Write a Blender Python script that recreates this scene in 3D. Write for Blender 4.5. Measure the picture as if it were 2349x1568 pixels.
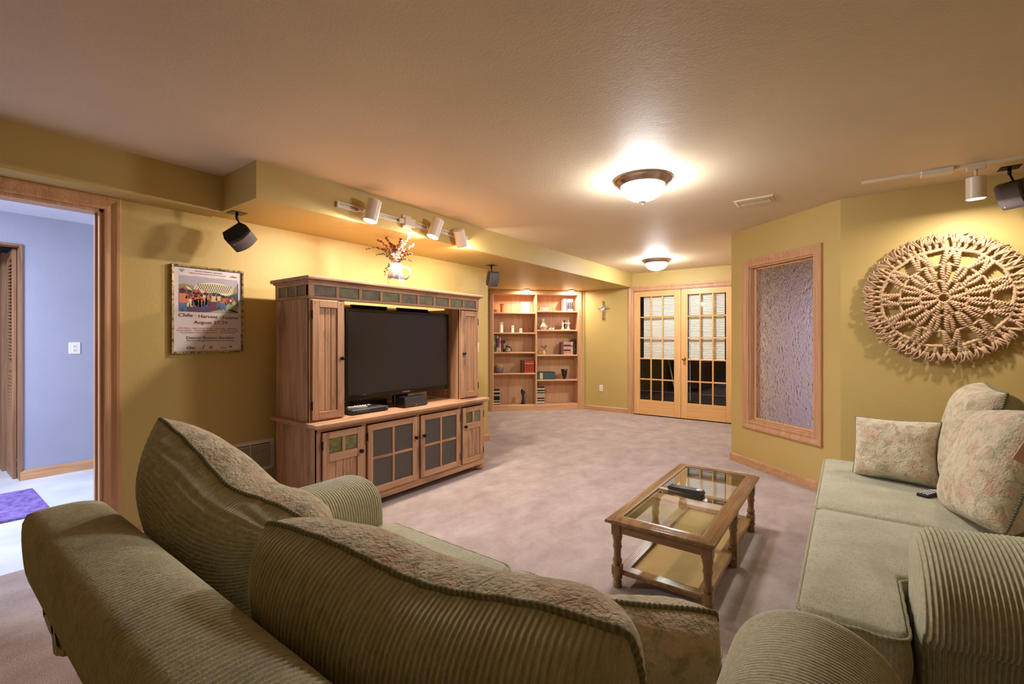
import bpy, bmesh, math, random
import numpy as np
from mathutils import Vector, Matrix, noise
random.seed(7)
for _o in list(bpy.data.objects): bpy.data.objects.remove(_o, do_unlink=True)
SC = bpy.context.scene
COL = SC.collection
PI = math.pi

# ------------------------------------------------------------------ camera
cam_d = bpy.data.cameras.new('camera'); cam = bpy.data.objects.new('camera', cam_d); COL.objects.link(cam)
cam_d.sensor_width = 36.0; cam_d.lens = 36.0*1040.0/2349.0
cam_d.shift_y = -7.0/2349.0
cam_d.clip_start = 0.02
cam.location = (0, 0, 1.30)
cam.rotation_euler = (PI/2, 0, math.radians(36.5))
SC.camera = cam

# ------------------------------------------------------------------ world, exposure
SC.view_settings.view_transform = 'Standard'; SC.view_settings.look = 'None'
SC.view_settings.gamma = 1.0; SC.view_settings.use_curve_mapping = False
SC.view_settings.exposure = 2.4
world = bpy.data.worlds.new('world'); SC.world = world; world.use_nodes = True
world.node_tree.nodes['Background'].inputs[0].default_value = (0.02, 0.025, 0.04, 1)
world.node_tree.nodes['Background'].inputs[1].default_value = 1.0

# lamp powers (each lamp object is made with its fixture)
P_TRACK = 3.8; P_PUCK = 2.0; P_HALL = 26.0; P_OFFICE = 18.0

def area_lamp(name, loc, direction, power, col, size, shape='DISK', size_y=None, spread=180):
    d = bpy.data.lights.new(name, 'AREA'); d.energy = power; d.color = col; d.shape = shape; d.size = size
    if size_y: d.size_y = size_y
    d.spread = math.radians(spread)
    o = bpy.data.objects.new(name, d); COL.objects.link(o); o.location = loc
    o.rotation_euler = Vector(direction).to_track_quat('-Z', 'Y').to_euler()
    return o

# ------------------------------------------------------------------ materials
def lin(c):
    def f(v):
        v = v/255.0
        return v/12.92 if v <= .04045 else ((v+.055)/1.055)**2.4
    return (f(c[0]), f(c[1]), f(c[2]), 1.0)

class NT:
    def __init__(s, name):
        s.m = bpy.data.materials.new(name); s.m.use_nodes = True
        s.t = s.m.node_tree; s.b = s.t.nodes['Principled BSDF']; s.out = s.t.nodes['Material Output']
    def n(s, typ, **kw):
        x = s.t.nodes.new(typ)
        for k, v in kw.items(): setattr(x, k, v)
        return x
    def l(s, a, b): s.t.links.new(a, b)
    def coord(s, which='Object', scale=(1, 1, 1), rot=(0, 0, 0)):
        c = s.n('ShaderNodeTexCoord'); m = s.n('ShaderNodeMapping')
        m.inputs['Scale'].default_value = scale; m.inputs['Rotation'].default_value = rot
        s.l(c.outputs[which], m.inputs['Vector']); return m.outputs[0]
    def noise(s, vec, scale, detail=2, rough=.5, dist=0):
        x = s.n('ShaderNodeTexNoise'); x.inputs['Scale'].default_value = scale; x.inputs['Detail'].default_value = detail
        x.inputs['Roughness'].default_value = rough; x.inputs['Distortion'].default_value = dist
        if vec is not None: s.l(vec, x.inputs['Vector'])
        return x.outputs['Fac']
    def ramp(s, fac, stops):
        r = s.n('ShaderNodeValToRGB'); e = r.color_ramp.elements
        while len(e) < len(stops): e.new(.5)
        for i, (p, c) in enumerate(stops): e[i].position = p; e[i].color = c
        s.l(fac, r.inputs[0]); return r.outputs[0]
    def mix(s, fac, a, b, typ='MIX'):
        x = s.n('ShaderNodeMix', data_type='RGBA', blend_type=typ)
        if hasattr(fac, 'default_value') or hasattr(fac, 'is_linked'): s.l(fac, x.inputs[0])
        else: x.inputs[0].default_value = fac
        for v, i in ((a, 6), (b, 7)):
            if isinstance(v, tuple): x.inputs[i].default_value = v
            else: s.l(v, x.inputs[i])
        return x.outputs[2]
    def math(s, op, a, b=None):
        x = s.n('ShaderNodeMath', operation=op)
        for v, i in ((a, 0), (b, 1)):
            if v is None: continue
            if isinstance(v, (int, float)): x.inputs[i].default_value = v
            else: s.l(v, x.inputs[i])
        return x.outputs[0]
    def base(s, c):
        if isinstance(c, tuple): s.b.inputs['Base Color'].default_value = c
        else: s.l(c, s.b.inputs['Base Color'])
    def bump(s, h, strength=.3, dist=.01):
        x = s.n('ShaderNodeBump'); x.inputs['Strength'].default_value = strength; x.inputs['Distance'].default_value = dist
        s.l(h, x.inputs['Height']); s.l(x.outputs[0], s.b.inputs['Normal'])
    def set(s, rough=.6, metal=0, spec=.5, sheen=0):
        s.b.inputs['Roughness'].default_value = rough; s.b.inputs['Metallic'].default_value = metal
        s.b.inputs['Specular IOR Level'].default_value = spec
        if sheen: s.b.inputs['Sheen Weight'].default_value = sheen
        return s

M = {}
def plain(name, c, rough=.6, metal=0, spec=.5, var=0, vscale=8, bump=0, bscale=120, bdist=.002):
    t = NT(name).set(rough, metal, spec)
    v = t.coord('Object')
    if var:
        c2 = lin(tuple(max(0, x*(1-var)) for x in c)); c1 = lin(tuple(min(255, x*(1+var)) for x in c))
        t.base(t.ramp(t.noise(v, vscale, 4), [(.3, c2), (.7, c1)]))
    else: t.base(lin(c))
    if bump: t.bump(t.noise(v, bscale, 3), bump, bdist)
    M[name] = t.m; return t.m

def paint(name, c, rough=.5, var=.03, spec=.3):
    t = NT(name).set(rough, 0, spec); v = t.coord('Object')
    t.base(t.ramp(t.noise(v, 1.3, 3), [(.3, lin(tuple(x*(1-var) for x in c))), (.7, lin(tuple(min(255, x*(1+var)) for x in c)))]))
    h = t.math('ADD', t.noise(v, 70, 3, .6), t.math('MULTIPLY', t.noise(v, 22, 2), .8))
    t.bump(h, .16, .006); M[name] = t.m

paint('wall_paint', (197, 172, 108), .5, .02, .3)
paint('ceiling_paint', (222, 204, 174), .6, .02, .3)
paint('blue_paint', (164, 167, 192), .45)
paint('white_paint', (225, 228, 240), .5)
paint('office_paint', (190, 182, 186), .5)

def wood(name, axis, c_lo, c_mid, c_hi, scale=1.0, rough=.42, dark=None, dark_amt=.0, spec=.4):
    t = NT(name).set(rough, 0, spec)
    lo = 1.6*scale; hi = 26*scale
    sc = {'X': (lo, hi, hi), 'Y': (hi, lo, hi), 'Z': (hi, hi, lo)}[axis]
    v = t.coord('Object', sc)
    n1 = t.noise(v, 1.0, 5, .62, .6)
    sc2 = {'X': (lo*2, hi*6, hi*6), 'Y': (hi*6, lo*2, hi*6), 'Z': (hi*6, hi*6, lo*2)}[axis]
    v2 = t.coord('Object', sc2); n2 = t.noise(v2, 1.0, 2)
    col = t.ramp(n1, [(.25, lin(c_lo)), (.5, lin(c_mid)), (.75, lin(c_hi))])
    col = t.mix(t.math('MULTIPLY', t.ramp(n2, [(.42, (1, 1, 1, 1)), (.6, (0, 0, 0, 1))]), .22), col, lin(tuple(x*.72 for x in c_lo)))
    if dark is not None:
        sc3 = {'X': (2.2, 9, 9), 'Y': (9, 2.2, 9), 'Z': (9, 9, 2.2)}[axis]
        n3 = t.noise(t.coord('Object', sc3), 1.0, 4, .6)
        col = t.mix(t.math('MULTIPLY', t.ramp(n3, [(.53, (0, 0, 0, 1)), (.72, (1, 1, 1, 1))]), dark_amt), col, lin(dark))
    t.base(col); t.bump(n2, .12, .002); M[name] = t.m
for ax in 'XYZ':
    wood('oak_'+ax, ax, (188, 140, 102), (206, 158, 118), (220, 176, 138), 1.0, .4)
    wood('fir_'+ax, ax, (222, 168, 104), (232, 182, 120), (240, 196, 138), .8, .32)
    wood('hickory_'+ax, ax, (156, 114, 84), (186, 142, 108), (206, 166, 130), .9, .48, (92, 70, 56), .8)
    wood('table_wood_'+ax, ax, (106, 76, 46), (138, 102, 64), (164, 126, 84), 1.1, .25, (62, 44, 30), .6)
    wood('dark_oak_'+ax, ax, (124, 90, 66), (150, 112, 84), (170, 130, 98), 1.0, .5)
    wood('bookcase_oak_'+ax, ax, (206, 156, 116), (222, 176, 136), (232, 192, 154), .8, .42)

# carpet: flat colour changes of brushed pile, tufted relief
t = NT('carpet').set(.95, 0, .1, .25); v = t.coord('Object')
big = t.noise(t.coord('Object', (1.5, 1, 1), (0, 0, .3)), 3.4, 6, .68, .25); fine = t.noise(v, 260, 2, .7); mid = t.noise(v, 90, 2, .6)
c = t.ramp(big, [(.30, lin((170, 150, 144))), (.5, lin((194, 175, 169))), (.68, lin((212, 197, 191)))])
c = t.mix(t.ramp(fine, [(.38, (.55, .55, .55, 1)), (.6, (0, 0, 0, 1))]), c, lin((128, 104, 96)))
c = t.mix(t.ramp(mid, [(.55, (0, 0, 0, 1)), (.8, (.35, .35, .35, 1))]), c, lin((226, 210, 200)))
t.base(c); t.bump(t.math('ADD', fine, t.math('MULTIPLY', mid, .7)), .7, .010); M['carpet'] = t.m

t = NT('vinyl').set(.3, 0, .4); v = t.coord('Object')
c = t.ramp(t.noise(v, 3.0, 4), [(.3, lin((200, 206, 222))), (.7, lin((226, 230, 240)))])
c = t.mix(t.ramp(t.noise(t.coord('Object', (7, 16, 7)), 1.3, 3, .6), [(.68, (0, 0, 0, 1)), (.74, (.5, .5, .5, 1))]), c, lin((140, 148, 172)))
t.base(c); M['vinyl'] = t.m

# chenille corduroy: uv.x counts ribs
def cord(name, light, midc, darkc, fleck, contrast=.85, cross=0.0):
    t = NT(name).set(.9, 0, .15, .3)
    c = t.n('ShaderNodeTexCoord'); sp = t.n('ShaderNodeSeparateXYZ'); t.l(c.outputs['UV'], sp.inputs[0])
    s1 = t.math('COSINE', t.math('MULTIPLY', sp.outputs[0], 2*PI))
    fac = t.math('ADD', t.math('MULTIPLY', s1, .5), .5)
    mp = t.n('ShaderNodeMapping'); mp.inputs['Scale'].default_value = (1.6, .55, 1); t.l(c.outputs['UV'], mp.inputs['Vector'])
    nz = t.noise(mp.outputs[0], 1.0, 4, .65)
    v = t.coord('Object'); blot = t.noise(v, 9, 4, .6); th = t.noise(v, 210, 2, .6)
    f2 = t.math('ADD', t.math('MULTIPLY', t.math('SUBTRACT', nz, .5), 1.5), .5)
    hh = t.math('ADD', t.math('MULTIPLY', fac, contrast), t.math('MULTIPLY', nz, .5))
    if cross:
        s2 = t.math('SINE', t.math('MULTIPLY', sp.outputs[1], 2*PI))
        hh = t.math('ADD', hh, t.math('MULTIPLY', s2, cross))
    col = t.ramp(f2, [(.0, lin(darkc)), (.32, lin(midc)), (.72, lin(light))])
    col = t.mix(t.ramp(blot, [(.5, (0, 0, 0, 1)), (.75, (.6, .6, .6, 1))]), col, lin(fleck))
    col = t.mix(t.ramp(th, [(.58, (0, 0, 0, 1)), (.7, (.35, .35, .35, 1))]), col, lin(darkc))
    t.base(col); t.bump(t.math('ADD', hh, t.math('MULTIPLY', th, .5)), .6, .005); M[name] = t.m
cord('corduroy', (204, 201, 168), (180, 177, 145), (126, 125, 106), (166, 156, 136), 1.0)
cord('corduroy_knit', (204, 201, 166), (180, 177, 144), (126, 125, 106), (164, 158, 130), .9, .3)
cord('corduroy_rail', (206, 200, 166), (180, 175, 143), (132, 128, 108), (154, 150, 124), .7)
cord('corduroy_arm', (206, 202, 171), (184, 181, 152), (138, 136, 116), (166, 165, 138), .8)

t = NT('seat_weave').set(.92, 0, .15, .3); v = t.coord('Object')
c = t.ramp(t.noise(v, 6, 4), [(.3, lin((166, 165, 139))), (.7, lin((190, 187, 160)))])
w1 = t.noise(t.coord('Object', (60, 400, 60)), 1, 2); w2 = t.noise(t.coord('Object', (400, 60, 60)), 1, 2)
c = t.mix(t.ramp(w1, [(.5, (0, 0, 0, 1)), (.7, (.5, .5, .5, 1))]), c, lin((116, 112, 88)))
c = t.mix(t.ramp(w2, [(.5, (0, 0, 0, 1)), (.7, (.5, .5, .5, 1))]), c, lin((120, 118, 98)))
t.base(c); t.bump(t.math('ADD', w1, w2), .35, .003); M['seat_weave'] = t.m

t = NT('chenille_pattern').set(.95, 0, .1, .35); v = t.coord('Object')
a = t.noise(v, 9, 5, .65, .8); b = t.noise(t.coord('Object', (1, 1, 1), (1, 2, 3)), 13, 4, .6, .5); d = t.noise(t.coord('Object', (1, 1, 1), (3, 1, 2)), 22, 4, .65, .5)
c = t.ramp(a, [(.3, lin((198, 188, 154))), (.5, lin((220, 208, 178))), (.72, lin((206, 193, 160)))])
c = t.mix(t.ramp(b, [(.50, (0, 0, 0, 1)), (.64, (.62, .62, .62, 1))]), c, lin((206, 160, 136)))
c = t.mix(t.ramp(d, [(.50, (0, 0, 0, 1)), (.66, (.7, .7, .7, 1))]), c, lin((150, 148, 114)))
c = t.mix(t.ramp(t.noise(v, 48, 3, .7), [(.58, (0, 0, 0, 1)), (.72, (.45, .45, .45, 1))]), c, lin((120, 112, 80)))
t.base(c); t.bump(t.math('ADD', t.math('ADD', a, d), t.math('MULTIPLY', t.noise(v, 120, 3), .5)), .75, .014); M['chenille_pattern'] = t.m

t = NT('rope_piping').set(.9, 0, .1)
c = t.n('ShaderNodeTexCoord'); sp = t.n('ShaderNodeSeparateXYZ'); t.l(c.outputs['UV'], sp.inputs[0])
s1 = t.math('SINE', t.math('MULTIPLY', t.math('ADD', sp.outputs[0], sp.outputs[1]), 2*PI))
t.base(t.ramp(t.math('ADD', t.math('MULTIPLY', s1, .5), .5), [(.15, lin((124, 122, 102))), (.75, lin((150, 146, 120)))])); t.bump(s1, .6, .003); M['rope_piping'] = t.m  # grooves of the twist coloured darker: shade put into the colour

def slate(name, c1, c2, c3):
    t = NT(name).set(.5, 0, .5); v = t.coord('Object'); n1 = t.noise(v, 14, 5, .6, 1.0)
    t.base(t.ramp(n1, [(.3, lin(c1)), (.5, lin(c2)), (.7, lin(c3))])); t.bump(t.noise(v, 40, 6, .6, 1.2), .8, .006); M[name] = t.m
slate('slate_grey', (86, 80, 66), (112, 104, 86), (134, 124, 104))
slate('slate_green', (84, 84, 52), (116, 112, 74), (128, 132, 98))
slate('slate_olive', (70, 72, 38), (104, 100, 54), (134, 124, 70))

def arch_glass(name, tint, rough=.02, ior=1.45, bumpf=None, opac=0.0, dcol=(120, 120, 120)):
    t = NT(name); N = t.t.nodes
    tr = N.new('ShaderNodeBsdfTransparent'); tr.inputs[0].default_value = tint
    gl = N.new('ShaderNodeBsdfGlossy'); gl.inputs['Roughness'].default_value = rough
    fr = N.new('ShaderNodeLayerWeight'); fr.inputs[0].default_value = .5; r0 = ((ior-1)/(ior+1))**2      # Schlick reflectance, both faces alike
    fz = t.math('ADD', t.math('MULTIPLY', t.math('POWER', fr.outputs['Facing'], 5.0), 1-r0), r0)
    mx = N.new('ShaderNodeMixShader'); t.l(fz, mx.inputs[0]); t.l(tr.outputs[0], mx.inputs[1]); t.l(gl.outputs[0], mx.inputs[2])
    out = mx.outputs[0]
    if opac:
        df = N.new('ShaderNodeBsdfDiffuse'); df.inputs[0].default_value = lin(dcol); m2 = N.new('ShaderNodeMixShader'); m2.inputs[0].default_value = opac
        t.l(out, m2.inputs[1]); t.l(df.outputs[0], m2.inputs[2]); out = m2.outputs[0]
    if bumpf:
        h = bumpf(t); b = N.new('ShaderNodeBump'); b.inputs['Strength'].default_value = .9; b.inputs['Distance'].default_value = .01
        t.l(h, b.inputs['Height']); t.l(b.outputs[0], gl.inputs['Normal']); t.l(b.outputs[0], fr.inputs['Normal'])
    t.l(out, t.out.inputs[0]); N.remove(t.b); M[name] = t.m
arch_glass('clear_glass', (.98, .985, .98, 1))
arch_glass('table_glass', (.88, .93, .88, 1), .01, 1.5)
arch_glass('seedy_glass', (.30, .29, .27, 1), .12, 1.55, lambda t: t.noise(t.coord('Object', (90, 90, 9)), 1, 3, .6), .42, (128, 120, 112))

# glue-chip window glass
t = NT('chipped_glass'); b = t.b; b.inputs['Transmission Weight'].default_value = 1.0; b.inputs['IOR'].default_value = 1.3
b.inputs['Base Color'].default_value = lin((222, 216, 222)); b.inputs['Roughness'].default_value = .12
vo = t.n('ShaderNodeTexVoronoi', feature='F1'); vo.inputs['Scale'].default_value = 1.0
nzv = t.n('ShaderNodeTexNoise'); nzv.inputs['Scale'].default_value = 7; t.l(t.coord('Object'), nzv.inputs['Vector'])
va = t.n('ShaderNodeMix', data_type='RGBA', blend_type='ADD'); va.inputs[0].default_value = .1; t.l(t.coord('Object'), va.inputs[6]); t.l(nzv.outputs['Color'], va.inputs[7])
vm = t.n('ShaderNodeMapping'); vm.inputs['Scale'].default_value = (38, 38, 27); t.l(va.outputs[2], vm.inputs['Vector']); t.l(vm.outputs[0], vo.inputs['Vector'])
t.bump(t.math('ADD', vo.outputs['Distance'], t.math('MULTIPLY', t.noise(t.coord('Object'), 60, 3), .4)), .8, .011); M['chipped_glass'] = t.m

def emit(name, c, strength):
    t = NT(name); t.b.inputs['Base Color'].default_value = lin(c); t.b.inputs['Emission Color'].default_value = lin(c)
    t.b.inputs['Emission Strength'].default_value = strength; t.b.inputs['Roughness'].default_value = .3; M[name] = t.m
emit('dome_glass', (250, 249, 252), 29.0)
emit('lamp_lens', (255, 240, 218), 14.0)
emit('puck_lens', (255, 232, 196), 18.0)

plain('white_metal', (226, 214, 196), .35, 0, .5); plain('white_plastic', (236, 232, 228), .4); plain('cream_metal', (216, 200, 160), .45)
plain('black_plastic', (22, 21, 22), .35); plain('black_gloss', (10, 10, 12), .08, 0, .6); plain('dark_grey', (52, 50, 52), .5, 0, .5, .08, 60)
plain('grille_grey', (78, 73, 77), .6, 0, .4, .05, 90); plain('silver', (200, 196, 188), .3, .8); plain('brass', (198, 160, 92), .25, 1)
plain('bronze', (188, 170, 152), .26, 1, .5, .08, 12); plain('dark_iron', (36, 36, 38), .35, .7, .5, .2, 40)
plain('black_wood', (30, 24, 20), .5, 0, .4, .3, 20)
plain('tv_screen', (40, 38, 42), .14, 0, .6)
plain('rope_cotton', (200, 168, 136), .95, 0, .1, .10, 60, .6, 160, .003)
plain('blind_white', (244, 243, 234), .5); plain('purple_rug', (128, 108, 178), .95, 0, .1, .2, 25, .8, 140, .01)
plain('dark_floor', (142, 136, 130), .7, 0, .3, .12, 3); plain('dark_room', (158, 150, 140), .8, 0, .2, .06, 6); plain('duct_metal', (150, 148, 142), .5, .4)
plain('pink_card', (222, 184, 158), .7)
plain('lace_yellow', (206, 180, 112), .6, 0, .3, .06, 6)

# ------------------------------------------------------------------ mesh helpers
ORG = {}
def _inv(parent):
    return ORG.get(parent.name) if parent is not None else None

class MB:
    """collects shapes in a bmesh; build() links them as ONE mesh object"""
    def __init__(s): s.bm = bmesh.new(); s.uv = None
    def box(s, x0, x1, y0, y1, z0, z1, bev=0, seg=1, mat=None):
        r = bmesh.ops.create_cube(s.bm, size=1.0); vs = r['verts']
        for v in vs:
            v.co = ((x0+x1)/2+v.co.x*(x1-x0), (y0+y1)/2+v.co.y*(y1-y0), (z0+z1)/2+v.co.z*(z1-z0))
        if bev:
            es = {e for v in vs for e in v.link_edges}
            r2 = bmesh.ops.bevel(s.bm, geom=list(es), offset=bev, segments=seg, affect='EDGES', profile=.6)
            vs = list({v for f in r2['faces'] for v in f.verts} | {v for v in vs if v.is_valid})
        if mat is not None:
            for v in vs: v.co = mat @ v.co
        return s
    def prism(s, pts, z0, z1, mat=None):
        """polygon pts (x,y) extruded z0..z1"""
        n = len(pts); a = [s.bm.verts.new((p[0], p[1], z0)) for p in pts]; b = [s.bm.verts.new((p[0], p[1], z1)) for p in pts]
        s.bm.faces.new(list(reversed(a))); s.bm.faces.new(b)
        for i in range(n): s.bm.faces.new((a[i], a[(i+1) % n], b[(i+1) % n], b[i]))
        if mat is not None:
            for v in a+b: v.co = mat @ v.co
        return s
    def lathe(s, prof, seg=24, mat=None, arc=2*PI, wave=None):
        """prof [(r,z)] about z"""
        rings = []
        full = abs(arc-2*PI) < 1e-6
        for r, z in prof:
            ring = []
            if r < 1e-6: ring = [s.bm.verts.new((0, 0, z))]
            else:
                for k in range(seg if full else seg+1):
                    a = arc*k/seg; rr = r*(1+(wave(a, z) if wave else 0)); ring.append(s.bm.verts.new((rr*math.cos(a), rr*math.sin(a), z)))
            rings.append(ring)
        for A, B in zip(rings, rings[1:]):
            n = max(len(A), len(B)); m = n if full else n-1
            for k in range(m):
                k2 = (k+1) % n
                if len(A) == 1 and len(B) == 1: continue
                if len(A) == 1: s.bm.faces.new((A[0], B[k2], B[k]))
                elif len(B) == 1: s.bm.faces.new((A[k], A[k2], B[0]))
                else: s.bm.faces.new((A[k], A[k2], B[k2], B[k]))
        if mat is not None:
            for ring in rings:
                for v in ring: v.co = mat @ v.co
        return s
    def tube(s, pts, rad, seg=8, closed=False, caps=True, flat=1.0):
        pts = [Vector(p) for p in pts]; n = len(pts); rings = []
        up = None
        for i, p in enumerate(pts):
            if closed: d = pts[(i+1) % n]-pts[i-1]
            else: d = pts[min(i+1, n-1)]-pts[max(i-1, 0)]
            d = d.normalized() if d.length > 1e-9 else Vector((0, 0, 1))
            if up is None:
                up = Vector((0, 0, 1)) if abs(d.z) < .9 else Vector((1, 0, 0))
            a = d.cross(up)
            if a.length < 1e-6: a = d.cross(Vector((1, .3, .2)))
            a.normalize(); b = a.cross(d).normalized(); up = b
            r = rad(i/(n-1 if n > 1 else 1)) if callable(rad) else rad
            rings.append([s.bm.verts.new(p+a*(r*math.cos(2*PI*k/seg))+b*(r*flat*math.sin(2*PI*k/seg))) for k in range(seg)])
        m = n if closed else n-1
        for i in range(m):
            A, B = rings[i], rings[(i+1) % n]
            for k in range(seg): s.bm.faces.new((A[k], A[(k+1) % seg], B[(k+1) % seg], B[k]))
        if caps and not closed:
            s.bm.faces.new(list(reversed(rings[0]))); s.bm.faces.new(rings[-1])
        return s
    def quad(s, a, b, c, d):
        s.bm.faces.new([s.bm.verts.new(p) for p in (a, b, c, d)]); return s
    def poly(s, pts):
        s.bm.faces.new([s.bm.verts.new(p) for p in pts]); return s
    def build(s, name, mat, parent=None, smooth=False, normals=True):
        if normals: bmesh.ops.recalc_face_normals(s.bm, faces=s.bm.faces)
        if smooth:
            for f in s.bm.faces: f.smooth = True
        inv = _inv(parent)
        if inv is not None: bmesh.ops.transform(s.bm, matrix=inv, verts=s.bm.verts)
        me = bpy.data.meshes.new(name); s.bm.to_mesh(me); s.bm.free()
        if smooth == 'auto':
            try: me.set_sharp_from_angle(angle=math.radians(40))
            except Exception: pass
        me.materials.append(M[mat] if isinstance(mat, str) else mat)
        return link(name, me, parent)

def link(name, me, parent=None):
    o = bpy.data.objects.new(name, me); COL.objects.link(o)
    if parent is not None:
        o.parent = parent
        if parent.name in ORG: ORG[o.name] = ORG[parent.name]
    return o

def tag(o, label, cat, group=None):
    o['label'] = label; o['category'] = cat
    if group: o['group'] = group
    return o
def thing(name, label, cat, loc=(0, 0, 0), rotz=0.0, group=None, world=False):
    """an Empty at the thing's base; world=True: its parts are given in room coordinates"""
    o = bpy.data.objects.new(name, None); COL.objects.link(o); o.empty_display_size = .05
    o.location = loc; o.rotation_euler = (0, 0, rotz)
    tag(o, label, cat, group)
    if world: ORG[o.name] = (Matrix.Translation(Vector(loc)) @ Matrix.Rotation(rotz, 4, 'Z')).inverted()
    return o
def struct(o): o['kind'] = 'structure'; return o
def sroot(name, loc=(0, 0, 0), rotz=0.0, world=False):
    o = bpy.data.objects.new(name, None); COL.objects.link(o); o.location = loc; o.rotation_euler = (0, 0, rotz); o.empty_display_size = .05
    if world: ORG[o.name] = (Matrix.Translation(Vector(loc)) @ Matrix.Rotation(rotz, 4, 'Z')).inverted()
    return struct(o)
def rep(src, parent, loc=None, rot=None, scale=None):
    o = src.copy(); COL.objects.link(o); o.parent = parent
    if loc is not None: o.location = loc
    if rot is not None: o.rotation_euler = rot
    if scale is not None: o.scale = scale
    return o

def surf(name, P, UV, mat, parent=None, closed_u=False, closed_v=False):
    """smooth grid surface, P (nu,nv,3), UV (nu,nv,2)"""
    nu, nv = P.shape[:2]
    idx = np.arange(nu*nv).reshape(nu, nv)
    iu = list(range(nu-1)) + ([nu-1] if closed_u else [])
    F = []; L = []
    a = idx; b = np.roll(idx, -1, 0); c = np.roll(np.roll(idx, -1, 0), -1, 1); d = np.roll(idx, -1, 1)
    mu = nu if closed_u else nu-1; mv = nv if closed_v else nv-1
    F = np.stack([a[:mu, :mv], b[:mu, :mv], c[:mu, :mv], d[:mu, :mv]], -1).reshape(-1, 4)
    V = P.reshape(-1, 3)
    inv = _inv(parent)
    if inv is not None:
        A = np.array(inv); V = V @ A[:3, :3].T + A[:3, 3]
    me = bpy.data.meshes.new(name)
    me.vertices.add(len(V)); me.vertices.foreach_set('co', V.astype(np.float32).ravel())
    me.loops.add(F.size); me.loops.foreach_set('vertex_index', F.ravel().astype(np.int32))
    me.polygons.add(len(F)); me.polygons.foreach_set('loop_start', np.arange(0, F.size, 4, dtype=np.int32))
    me.polygons.foreach_set('loop_total', np.full(len(F), 4, dtype=np.int32))
    me.polygons.foreach_set('use_smooth', np.ones(len(F), dtype=bool))
    uvl = me.uv_layers.new(name='UVMap'); uvl.data.foreach_set('uv', UV.reshape(-1, 2)[F.ravel()].astype(np.float32).ravel())
    me.update(); me.validate()
    me.materials.append(M[mat])
    return link(name, me, parent)

def normals(P, flip=False):
    du = np.gradient(P, axis=0); dv = np.gradient(P, axis=1); n = np.cross(du, dv)
    n = n/np.maximum(np.linalg.norm(n, axis=-1, keepdims=True), 1e-9)
    return -n if flip else n

def fbm(P, scale, seed=0.0):
    """cheap smooth pseudo noise on (...,3) arrays"""
    x, y, z = P[..., 0]*scale+seed, P[..., 1]*scale+seed*1.7, P[..., 2]*scale-seed*.6
    return (np.sin(x*1.3+1.7*np.sin(y*.9+seed)) + np.sin(y*1.7+1.3*np.sin(z*1.1)) + np.sin(z*1.5+1.1*np.sin(x*1.2)) + .5*np.sin(2.9*x+2.3*z+y))/3.5

def tube_surf(name, pts, r, mat, parent, rope=60.0, closed=True, seg=8):
    """round cord along pts (n,3) with uv for the groove shade painted as stripes; rope = stripes per metre"""
    pts = np.array(pts, float); n = len(pts)
    d = np.roll(pts, -1, 0)-np.roll(pts, 1, 0) if closed else np.gradient(pts, axis=0)
    d /= np.maximum(np.linalg.norm(d, axis=1, keepdims=True), 1e-9)
    ref = np.tile(np.array([[.31, .22, .93]]), (n, 1)); a = np.cross(d, ref); a /= np.linalg.norm(a, axis=1, keepdims=True); b = np.cross(a, d)
    ln = np.concatenate([[0], np.cumsum(np.linalg.norm(np.diff(pts, axis=0), axis=1))])
    if closed:
        pts = np.vstack([pts, pts[:1]]); a = np.vstack([a, a[:1]]); b = np.vstack([b, b[:1]]); ln = np.append(ln, ln[-1]+np.linalg.norm(pts[-1]-pts[-2]))
    ang = np.linspace(0, 2*PI, seg+1)
    P = np.zeros((len(pts), seg+1, 3)); UV = np.zeros((len(pts), seg+1, 2))
    for k, t in enumerate(ang):
        rr = r*(1+.20*np.sin(2*PI*(ln*rope+t/(2*PI))))[:, None]
        P[:, k] = pts+rr*(a*math.cos(t)+b*math.sin(t)); UV[:, k, 0] = ln*rope; UV[:, k, 1] = t/(2*PI)
    return surf(name, P, UV, mat, parent)

def frame_sweep(mb, u0, u1, v0, v1, prof, O, U, V, N, closed=True):
    """sweep profile [(out, height)] round a rectangle with mitred corners; open: U shape without bottom"""
    O, U, V, N = Vector(O), Vector(U), Vector(V), Vector(N)
    def cs(o):
        if closed: return [(u0-o, v0-o), (u0-o, v1+o), (u1+o, v1+o), (u1+o, v0-o)]
        return [(u0-o, v0), (u0-o, v1+o), (u1+o, v1+o), (u1+o, v0)]
    rows = [[mb.bm.verts.new(O+U*c[0]+V*c[1]+N*h) for c in cs(o)] for o, h in prof]
    m = 4 if closed else 3
    for A, B in zip(rows, rows[1:]+rows[:1]):
        for k in range(m): mb.bm.faces.new((A[k], A[(k+1) % 4], B[(k+1) % 4], B[k]))
    if not closed:
        mb.bm.faces.new([r[0] for r in rows]); mb.bm.faces.new([r[3] for r in reversed(rows)])
    return mb
CASING = [(0, 0), (0, .014), (.006, .018), (.018, .018), (.022, .014), (.034, .012), (.046, .018), (.060, .024), (.076, .024), (.080, .020), (.083, 0)]

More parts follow.
